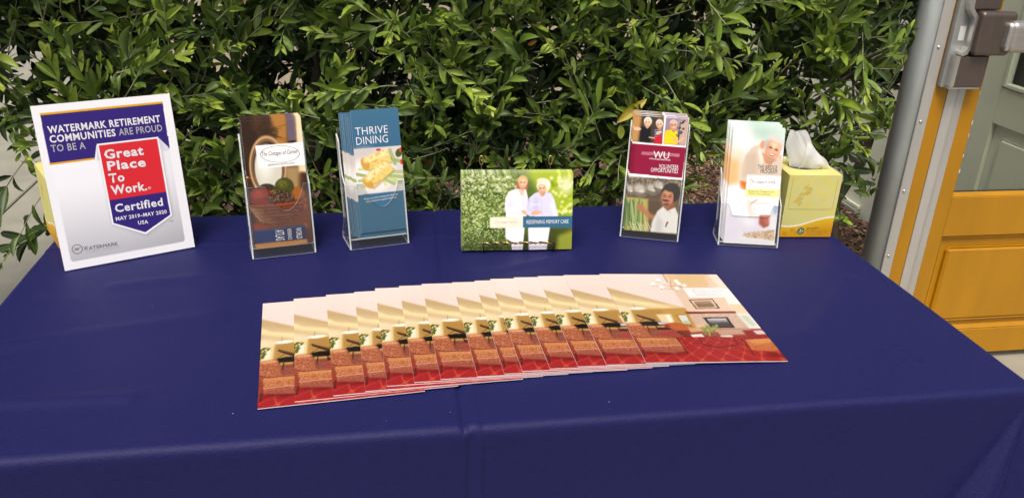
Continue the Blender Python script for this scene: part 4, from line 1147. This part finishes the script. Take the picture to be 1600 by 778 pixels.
def ellipse_ring(cx,cy,rx,ry,th,m,parent,quad,wd,ht,z=.0003,rot=0,n=40):
    I = homog(quad); vs=[]; fs=[]
    for k in range(n):
        for s_ in (1,1-th):
            a_ = k*2*math.pi/n; x = cx+rx*s_*math.cos(a_)*math.cos(rot)-ry*s_*math.sin(a_)*math.sin(rot); y = cy+rx*s_*math.cos(a_)*math.sin(rot)+ry*s_*math.sin(a_)*math.cos(rot)
            q = I@np.array((x,y,1.)); vs.append((q[0]/q[2]*wd,(1-q[1]/q[2])*ht,z))
    for k in range(n): j=(k+1)%n; fs.append((2*k,2*j,2*j+1,2*k+1))
    return mesh_ob('logo_ring', vs, fs, M[m], parent)

# ------------------------------------------------------------------ the fan of brochures
LW,LH,LT = .217,.297,.0013
QL = ((88,50),(950,50),(1553,672),(500,672))
lob = picture_mesh('cover', art_lobby(), LW, LH)
lob.materials.clear(); lob.materials.append(M['print'])
b0 = thing('brochure', 'x', 'brochure', (0,0,0), 0, 'brochures fanned out across the front of the table')
bm = bmesh.new(); box(bm, 0,LW,0,LH,-LT,-.00012); pg = bm_ob('pages', bm, M['paper'], b0)
cvr = bpy.data.objects.new('cover', lob); COL.objects.link(cvr); cvr.parent = b0
ellipse_ring(888,168,108,23,.05,'ink_pale',cvr,QL,LW,LH,z=.00015,rot=0.02)
lettering('The Cottages of Carmel',(800,178),(978,178),15,'ink_pale',cvr,QL,LW,LH,.0,.4,z=.00015,res=1)
lettering('REDEFINING SENIOR LIVING',(815,202),(1018,202),7,'ink_pale',cvr,QL,LW,LH,.02,z=.00015,res=1)
fan = [(-0.329,-0.319,4.6),(-0.283,-0.310,4.3),(-0.234,-0.303,3.9),(-0.192,-0.299,3.2),(-0.163,-0.291,2.2),(-0.126,-0.287,1.6),(-0.090,-0.284,1.2),(-0.039,-0.283,1.0),(-0.001,-0.281,.9),(0.025,-0.278,.6),(0.065,-0.276,.3),(0.106,-0.275,0.),(0.148,-0.275,-.8),(0.207,-0.275,-2.0)]
ordn = ['first','second','third','fourth','fifth','sixth','seventh','seventh','sixth','fifth','fourth','third','second','first']
tilt = 0.; px_ = None
for i,(x,y,a) in enumerate(fan):
    if i == 0: lab = 'leftmost lobby brochure, lying flat at the bottom of the fan'
    elif i == 13: lab = 'topmost rightmost brochure of the fan, its whole lobby cover showing with the fireplace'
    elif i < 7: lab = f'lobby brochure in the fan, {ordn[i]} from its left end'
    else: lab = f'lobby brochure in the fan, {ordn[i]} from its right end'
    o = b0 if i == 0 else copy_tree(b0)
    o['label'] = lab
    if i:
        ov = px_+LW-x; tilt = (LT*1.12+ov*tilt)/LW
    # left edge raised on the brochures below, right edge resting on the cloth
    zl = TZ+.0012+LT+tilt*LW
    o.location = (x,y,zl); o.rotation_euler = (0,0,0)
    o.rotation_euler = (Matrix.Rotation(math.radians(a),3,'Z')@Matrix.Rotation(tilt,3,'Y')).to_euler()
    px_ = x

# ------------------------------------------------------------------ brochure holders and rack cards
def notch_outline(w_, H_, kind):
    pts = [(0,0),(w_,0)]
    if kind == 'thumb':
        n = 20; pts.append((w_,H_))
        for k in range(n+1):
            t = k/n; x = w_*(.92-.62*t); 
            dep = .046*math.sin(math.pi*min(1,max(0,t)))**.7 if 0 < t < 1 else 0
            pts.append((x,H_-dep))
        pts.append((0,H_))
    elif kind == 'step':
        d_,r_ = .0225,.006
        pts += [(w_,H_),(w_-.012,H_),(w_-.014,H_-.004),(w_-.018,H_-d_+r_),(w_-.020,H_-d_+.001),(w_-.026,H_-d_),(.026,H_-d_),(.020,H_-d_+.001),(.018,H_-d_+r_),(.014,H_-.004),(.012,H_),(0,H_)]
    else: pts += [(w_,H_),(0,H_)]
    return pts
def holder(label, loc, ang, w_, lean, Hp, Hb, depth, notch, foot, lift=.018):
    h = thing('brochure_holder', label, 'brochure holder', loc, math.radians(ang), 'clear acrylic holders along the back of the table')
    h['lean'] = lean; la = math.radians(lean); T = .0025
    AC = [M['acrylic'],M['acryl_edge']]
    rx = math.pi/2-la
    bm = bmesh.new(); prism(bm, notch_outline(w_,Hp,notch), T, 'Z', -T, mi_side=1); f = bm_ob('front_pocket', bm, AC, h); f.rotation_euler.x = rx
    f.location = (0,0,.0)
    bm = bmesh.new(); prism(bm, [(0,lift-.01),(w_,lift-.01),(w_,Hb),(0,Hb)], T, 'Z', 0, mi_side=1); f = bm_ob('back_panel', bm, AC, h); f.rotation_euler.x = rx
    f.location = (0,depth+T,0)
    s,c = math.sin(la),math.cos(la)
    def Q(u,v): return (u*1.0+v*s, v*c)     # u: depth offset, v: height along the lean
    side = [Q(T*.2,.0),(foot,0),(foot,.012),Q(depth,lift+.03),Q(depth,Hb-.01),Q(depth*.62,Hb-.02),Q(depth*.62,Hp+.03),Q(depth*.45,Hp+.012),Q(T*.2,Hp)]
    for x in (-T-.0004, w_+.0004):
        bm = bmesh.new(); prism(bm, side, T, 'X', x, mi_side=1); bm_ob('side_panel', bm, AC, h)
    bm = bmesh.new(); prism(bm, [(.0004,0),(w_-.0004,0),(w_-.0004,depth-.001),(.0004,depth-.001)], T, 'Z', lift-T, mi_side=1)
    f = bm_ob('shelf', bm, AC, h); f.rotation_euler.x = -la; f.location = (0,.0035,.001)
    return h
CH,CT = .226,.0014
def rack_cards(CW, h, mesh, n, label, grouplabel, group, dx0, up, quad, texts, depth, front_shift=(0,0), spread=(0,0), back_off=(0,0)):
    """n cards standing in holder h; the front one carries the lettering"""
    la = math.radians(h['lean']); rz = h.rotation_euler.z
    Rz = Matrix.Rotation(rz,4,'Z'); Rx = Matrix.Rotation(math.pi/2-la,4,'X')
    def place(o,x,yoff,v,roll=0.):
        Ml = Matrix.Translation(h.location)@Rz@Matrix.Translation((0,yoff,0))@Rx@Matrix.Translation((x,v,0))@Matrix.Rotation(roll,4,'Z')
        o.matrix_world = Ml
    c0 = thing('rack_card', label, 'brochure', (0,0,0), 0, group)
    bm = bmesh.new(); box(bm, 0,CW,0,CH,-CT,-.0001); bm_ob('folded_paper', bm, M['paper'], c0)
    cv_ = bpy.data.objects.new('cover', mesh); COL.objects.link(cv_); cv_.parent = c0
    rr = random.Random(7)
    rr = random.Random(len(label)*7+n)
    for k in range(n-1,0,-1):
        o = copy_tree(c0); o['label'] = grouplabel; o['group'] = group+' behind the front one'
        place(o, dx0+back_off[0]-spread[0]*k+rr.uniform(-.0006,.0006), .0032+depth*k/n, up+back_off[1]+spread[1]*k+rr.uniform(-.001,.001), rr.uniform(-.004,.004))
    for t in texts:
        if t[0] == 'ring': ellipse_ring(*t[1:],cv_,quad,CW,CH)
        else: lettering(*t[:5],cv_,quad,CW,CH,*t[5:])
    place(c0, dx0+front_shift[0], .0032, up+front_shift[1])
    return c0
QA = ((100,100),(358,88),(408,672),(140,694))
hA = holder('clear acrylic holder with the brown fruit basket brochures', (-.386,.154,TZ+.0015), 11.5, .107, 14, .128, .224, .034, 'thumb', .066)
rack_cards(.103, hA, picture_mesh('cover', art_basket(), .103, CH), 7, 'front brochure with a basket of woven balls on its brown cover', 'brown basket brochure standing behind the front one, only its edge showing', 'brown basket brochures', .0025, .017, QA,
    [('ring',266,246,86,38,.03,'ink',), ('The Cottages of Carmel',(188,254),(345,243),19,'ink',0.,.4), ('REDEFINING SENIOR LIVING',(212,299),(330,291),8,'ink',.0),
     ('ATLAS',(236,604),(240,656),40,'ink_white',0.,0.), ('REFERENCE',(292,600),(296,652),17,'ink_white',0.,0.), ('WORLD',(330,596),(335,650),26,'ink_white',0.,0.)], .028, spread=(.0,.0005))
QT = ((603,50),(832,46),(842,655),(622,668))
hT = holder('clear acrylic holder with the blue dining brochures', (-.214,.180,TZ+.0015), 12.9, .107, 14, .121, .214, .040, 'thumb', .070)
rack_cards(.089, hT, picture_mesh('cover', art_dining(), .089, CH), 9, 'tall front brochure with egg rolls and THRIVE DINING on its blue cover', 'blue dining brochure stacked lower behind the front one', 'blue dining brochures', .0035, .014, QT,
    [('THRIVE',(622,178),(777,172),40,'ink_white',-.006), ('DINING',(624,227),(775,220),40,'ink_white',-.006), ('Bringing joy back to dining for individuals',(645,503),(806,486),9,'ink_white',0.,0.), ('with physical and cognitive challenges.',(652,517),(800,501),9,'ink_white',0.,0.)], .034, front_shift=(.0175,.014), spread=(.0018,.0003), back_off=(.0165,0))
QV = ((178,62),(474,82),(402,706),(118,682))
hV = holder('clear acrylic holder with the maroon volunteer brochures', (.311,.203,TZ+.0015), -19.0, .109, 13, .122, .232, .030, 'plain', .060)
rack_cards(.103, hV, picture_mesh('cover', art_volunteer(), .103, CH), 5, 'front brochure with a smiling chef and a maroon VOLUNTEER OPPORTUNITIES band', 'maroon volunteer brochure stacked behind the front one', 'maroon volunteer brochures', .0040, .013, QV,
    [('WATERMARK UNIVERSITY',(217,279),(417,289),13,'ink_red',.02,0.,.0003), ('WU',(276,296),(362,302),38,'ink_white',.0,0.,.0004), ('mind and body fitness for life',(255,303),(370,312),9,'ink_white',.01,.3), ('VOLUNTEER',(308,351),(414,356),22,'ink_white',.0), ('OPPORTUNITIES',(264,371),(411,379),22,'ink_white',.0)], .024, spread=(.0012,.0008))
QB = ((172,92),(467,105),(388,697),(112,685))
hB = holder('low clear acrylic holder with the white bridge program brochures', (.494,.146,TZ+.0015), -12.7, .111, 15, .082, .150, .038, 'step', .060, lift=.006)
rack_cards(.099, hB, picture_mesh('cover', art_bridge(), .099, CH), 6, 'front brochure with a grey haired man smiling over THE BRIDGE PROGRAM', 'white bridge program brochure stacked behind the front one', 'white bridge program brochures', .0085, .0035, QB,
    [('ring',330,381,72,28,.03,'ink'), ('The Cottages of Carmel',(266,386),(397,389),15,'ink',0.,.4), ('THE BRIDGE',(304,315),(413,319),22,'ink_black',.0), ('PROGRAM',(319,337),(411,340),21,'ink_black',.0),
     ('Bringing the Cottages to our',(252,432),(392,436),9,'ink_olive'), ('Memory Care community',(252,444),(374,449),9,'ink_olive')], .032, spread=(.0014,.0012))

# ------------------------------------------------------------------ postcards on a wire easel
PW,PH = .2085,.144
QG = ((138,158),(945,152),(930,697),(140,706))
pl = math.radians(13); pr = math.radians(-2.7)
pm = picture_mesh('cover', art_garden(), PW, PH)
def pc_mat(k,dx,dv): return Matrix.Translation((-.012,.155,TZ+.004))@Matrix.Rotation(pr,4,'Z')@Matrix.Translation((0,.0016*k,0))@Matrix.Rotation(math.pi/2-pl,4,'X')@Matrix.Translation((dx,dv,0))
c0 = thing('postcard', 'front postcard of two women in a garden above a blue REDEFINING MEMORY CARE banner', 'postcard', group='garden postcards on the wire easel')
bm = bmesh.new(); box(bm,0,PW,0,PH,-.0012,-.0001); bm_ob('card', bm, M['paper'], c0)
cg = bpy.data.objects.new('cover', pm); COL.objects.link(cg); cg.parent = c0
for k in range(6,0,-1):
    o = copy_tree(c0); o['label'] = 'garden postcard stacked behind the front one on the easel, only its edges showing'; o['group'] = 'postcards behind the front postcard'
    o.matrix_world = pc_mat(k+1,-.0002*k,.0003+.0005*k)
c0.matrix_world = pc_mat(0,0,0)
lettering('REDEFINING MEMORY CARE',(604,517),(908,513),28,'ink_white',cg,QG,PW,PH,.0)
ellipse_ring(457,505,82,33,.03,'ink_pale',cg,QG,PW,PH)
lettering('The Cottages of Carmel',(388,512),(528,510),17,'ink_pale',cg,QG,PW,PH,0.,.4)
ez = thing('wire_easel', 'dark twisted wire easel with two brass loops holding the garden postcards', 'display easel', (-.012,.155,TZ), pr)
def wire(name, pts, r_, m, n=6): bm = bmesh.new(); tube(bm, pts, r_, n); return bm_ob(name, bm, m, ez, True)
xa,xb = .040,.172
# twisted front rail: two strands wound round each other
for ph,mm in ((0,'brass'),(math.pi,'wire')):
    wire('rail_strand', [(xa+(xb-xa)*t/90, -.006+.0014*math.cos(t/90*44+ph), .0205+.0014*math.sin(t/90*44+ph)) for t in range(91)], .0013, M[mm], 5)
for x in (xa,xb):
    wire('front_hook', [(x,-.006,.0215),(x-.002 if x == xa else x+.002,-.0085,.018),(x,-.007,.010),(x,-.005,.0022),(x,.01,.0016),(x,.045,.0016),(x,.085,.0016)], .0013, M['wire'])
    up_ = [(x,.030+.014+v*math.sin(pl)*1.0, .004+v*math.cos(pl)) for v in (0,.05,.10,.147)]
    wire('upright', [(x,.045,.0016)]+up_, .0013, M['wire'])
    cx_,cy_,cz_ = up_[-1]
    wire('top_loop', [(cx_+.0035*math.cos(a_)-.0,cy_,cz_+.008+.009*math.sin(a_)) for a_ in [-1.57+q*6.283/14 for q in range(15)]], .0012, M['brass'])
wire('cross_wire', [(xa,.046,.06),(xb,.046,.06)], .0012, M['wire'])

# ------------------------------------------------------------------ certificate sign
SWd,SHt = .215,.2785
QS = ((0,0),(1000,0),(1000,1294),(0,1294))
sg = thing('sign_board', 'white certificate sign with a purple band and a red Great Place To Work tag', 'sign', (-.695,.132,TZ+.0016), math.radians(24))
la = math.radians(10)
bm = bmesh.new(); box(bm,0,SWd,0,SHt,-.0045,-.0001); bd = bm_ob('board', bm, M['paper'], sg); bd.rotation_euler.x = math.pi/2-la
fc = bpy.data.objects.new('printed_face', picture_mesh('printed_face', art_sign(), SWd, SHt, 'print_matt')); COL.objects.link(fc); fc.parent = sg; fc.rotation_euler.x = math.pi/2-la
fc.data.materials.clear(); fc.data.materials.append(M['print_matt'])
bm = bmesh.new(); prism(bm, [(0.004,.004),(.055,.0005),(.05,.004),(.028,.15)], .002, 'X', SWd/2); bm_ob('easel_strut', bm, M['paper'], sg)
LS = lambda *a,**k: lettering(*a[:5],fc,QS,SWd,SHt,*a[5:],**k)
LS('WATERMARK RETIREMENT',(82,214),(897,218),54,'ink_white',.026)
LS('COMMUNITIES',(82,285),(548,289),54,'ink_white',.026); LS('ARE PROUD',(572,290),(900,293),54,'ink_pale',.012)
LS('TO BE A',(78,357),(318,361),54,'ink_pale',.012)
for tx,a_,b_ in (('Great',(437,459),(728,463)),('Place',(444,552),(729,558)),('To',(438,651),(552,653)),('Work.',(437,748),(706,752))): LS(tx,a_,b_,70,'ink_white',.030)
LS('\u00ae',(712,750),(736,751),22,'ink_white')
LS('Certified',(440,893),(806,898),64,'ink_white',.026)
LS('MAY 2019\u2013MAY 2020',(432,962),(824,968),30,'ink_white',.022); LS('USA',(590,1022),(668,1027),30,'ink_white',.022)
LS('\u2122',(829,1050),(860,1051),16,'ink')
LS('W',(162,1160),(192,1160),38,'ink'); LS('ATERMARK',(198,1160),(414,1163),29,'ink'); LS('RETIREMENT COMMUNITIES',(170,1180),(420,1182),12,'ink_pale',-.01); LS('W',(98,1148),(138,1150),26,'ink',0.,.4)

# ------------------------------------------------------------------ tissue boxes
BX,BH = .108,.131
faceA = picture_mesh('printed_side', art_box(0), BX, BH, 'print_matt'); faceB = picture_mesh('printed_side', art_box(1), BX, BH, 'print_matt'); faceT = picture_mesh('printed_top', art_box(2), BX, BX, 'print_matt')
for f_ in (faceA,faceB,faceT): f_.materials.clear(); f_.materials.append(M['print_matt'])
M['card'] = mat('box_card', (.66,.62,.27), .6)
def tissue_box(label, loc, ang):
    t = thing('tissue_box', label, 'tissue box', loc, math.radians(ang), 'yellow tissue boxes at the ends of the table')
    bm = bmesh.new(); box(bm,.0002,BX-.0002,.0002,BX-.0002,.0002,BH-.0002,bev=.0006,seg=1); bm_ob('carton', bm, M['card'], t)
    for me,l_,r_ in ((faceA,(0,0,0),(math.pi/2,0,0)),(faceB,(0,BX,0),(math.pi/2,0,-math.pi/2)),(faceB,(BX,0,0),(math.pi/2,0,math.pi/2)),(faceA,(BX,BX,0),(math.pi/2,0,math.pi))):
        o = bpy.data.objects.new('printed_side', me); COL.objects.link(o); o.parent = t; o.location = l_; o.rotation_euler = r_
    o = bpy.data.objects.new('printed_top', faceT); COL.objects.link(o); o.parent = t; o.location = (0,0,BH)
    # oval opening: flat dark oval painted for the shade inside the slot
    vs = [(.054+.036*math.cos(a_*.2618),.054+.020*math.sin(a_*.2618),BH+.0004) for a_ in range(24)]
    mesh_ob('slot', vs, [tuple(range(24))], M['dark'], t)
    # perforated flap line on the front
    bm = bmesh.new()
    for a_,b_ in (((.008,.060),(.100,.060)),((.008,.060),(.008,.125)),((.100,.060),(.100,.125))):
        x0,x1 = min(a_[0],b_[0]),max(a_[0],b_[0]); z0,z1 = min(a_[1],b_[1]),max(a_[1],b_[1]); box(bm,x0-.0002,x1+.0002,-.0004,-.0001,z0-.0002,z1+.0002)
    bm_ob('perforation', bm, M['ink_olive'], t)
    return t
tb = tissue_box('yellow tissue box with a white tissue pulled up, right end of the table', (.634,.175,TZ+.0015), -4.6)
tb2 = tissue_box('yellow tissue box standing partly hidden behind the white certificate sign', (-.735,.232,TZ+.0015), 27.5)
# recycling emblem and small print on the front of the right box
em = bpy.data.objects.new('printed_side', faceA)
fr = [c for c in tb.children if c.name.startswith('printed_side')][0]
QX = ((0,0),(100,0),(100,120),(0,120))
ellipse_ring(40,108,7.0,7.0,.22,'ink_green',fr,QX,BX,BH,n=24); ellipse_ring(40,108,4.6,4.6,.99,'ink_green',fr,QX,BX,BH,n=20)
for k in range(3):
    a_ = k*2.094; ellipse_ring(40+2.2*math.cos(a_),108+2.2*math.sin(a_),1.3,1.3,.9,'ink_white',fr,QX,BX,BH,z=.0006,n=10)
lettering('Recyclable',(52,104),(74,103),3,'ink',fr,QX,BX,BH,.01,.0,.0003,1)
for k,(s_,x_) in enumerate((('made with recycled paper fibre',88),('please recycle this carton',80),('facial tissues two ply',84))): lettering(s_,(52,108+k*3.6),(x_,107.4+k*3.6),2,'ink_olive',fr,QX,BX,BH,0.,0.,.0003,1)
bpy.data.objects.remove(em)
# tissue
M['tissue'] = mat('tissue_paper', (.94,.94,.93), .95)
nt_ = M['tissue'].node_tree; N = nt_.nodes; tl = N.new('ShaderNodeBsdfTranslucent'); tl.inputs[0].default_value = (.92,.92,.91,1); tp = N.new('ShaderNodeBsdfTransparent')
m1 = N.new('ShaderNodeMixShader'); m1.inputs[0].default_value = .38; m2 = N.new('ShaderNodeMixShader'); m2.inputs[0].default_value = .32
nt_.links.new(N['Principled BSDF'].outputs[0],m1.inputs[1]); nt_.links.new(tl.outputs[0],m1.inputs[2]); nt_.links.new(m1.outputs[0],m2.inputs[1]); nt_.links.new(tp.outputs[0],m2.inputs[2]); nt_.links.new(m2.outputs[0],N['Material Output'].inputs[0])
def tissue_sheet():
    # one sheet gathered in the slot: a wide pleated plume leaning back-left, one fold dropping forward-right
    V = []; F = []
    def sheet(nu,nv,fn):
        b_ = len(V)
        for j in range(nv):
            for i in range(nu): V.append(fn(i/(nu-1),j/(nv-1)))
        for j in range(nv-1):
            for i in range(nu-1): F.append((b_+j*nu+i,b_+j*nu+i+1,b_+(j+1)*nu+i+1,b_+(j+1)*nu+i))
    def plume(side):
        def fn(u,t):
            xl = -.034-.010*math.sin(t*2.4)-.004*t; xr = .037-.050*t**1.25+.003*math.sin(t*9)
            x = xl+(xr-xl)*u; bow = math.sin(math.pi*u)
            y = side*(.013*bow*(1-.8*t)+.0018*math.sin(u*14+t*3)*(.3+t)*bow)+.006*t+.003*math.sin(u*7-t*3)
            return (x+.002*math.sin(t*8+u*5), y, .074*t+.0022*math.sin(u*7+.6)*t)
        return fn
    sheet(44,26,plume(-1)); sheet(44,26,plume(1))
    def fold(u,t):
        x = -.012+.054*u; top = .050*(1-u)**.8+.006
        return (x-.010*t*(1-u), -.0145-.010*math.sin(math.pi*t)*(1-.4*u)-.0014*math.sin(u*10+t*3), top*(1-t)+.001+.002*math.sin(u*9))
    sheet(30,14,fold)
    return V,F
V_,F_ = tissue_sheet()
ts = mesh_ob('tissue', V_, F_, M['tissue'], None, True); tag(ts, 'white translucent tissue sticking up out of the right tissue box', 'tissue')
bx_ = Vector((.054,.054,BH-.001)); ts.location = tb.matrix_basis@bx_ if False else Vector((.634,.175,TZ+.0015))+Matrix.Rotation(math.radians(-4.6),3,'Z')@bx_
ts.rotation_euler.z = math.radians(-4.6)
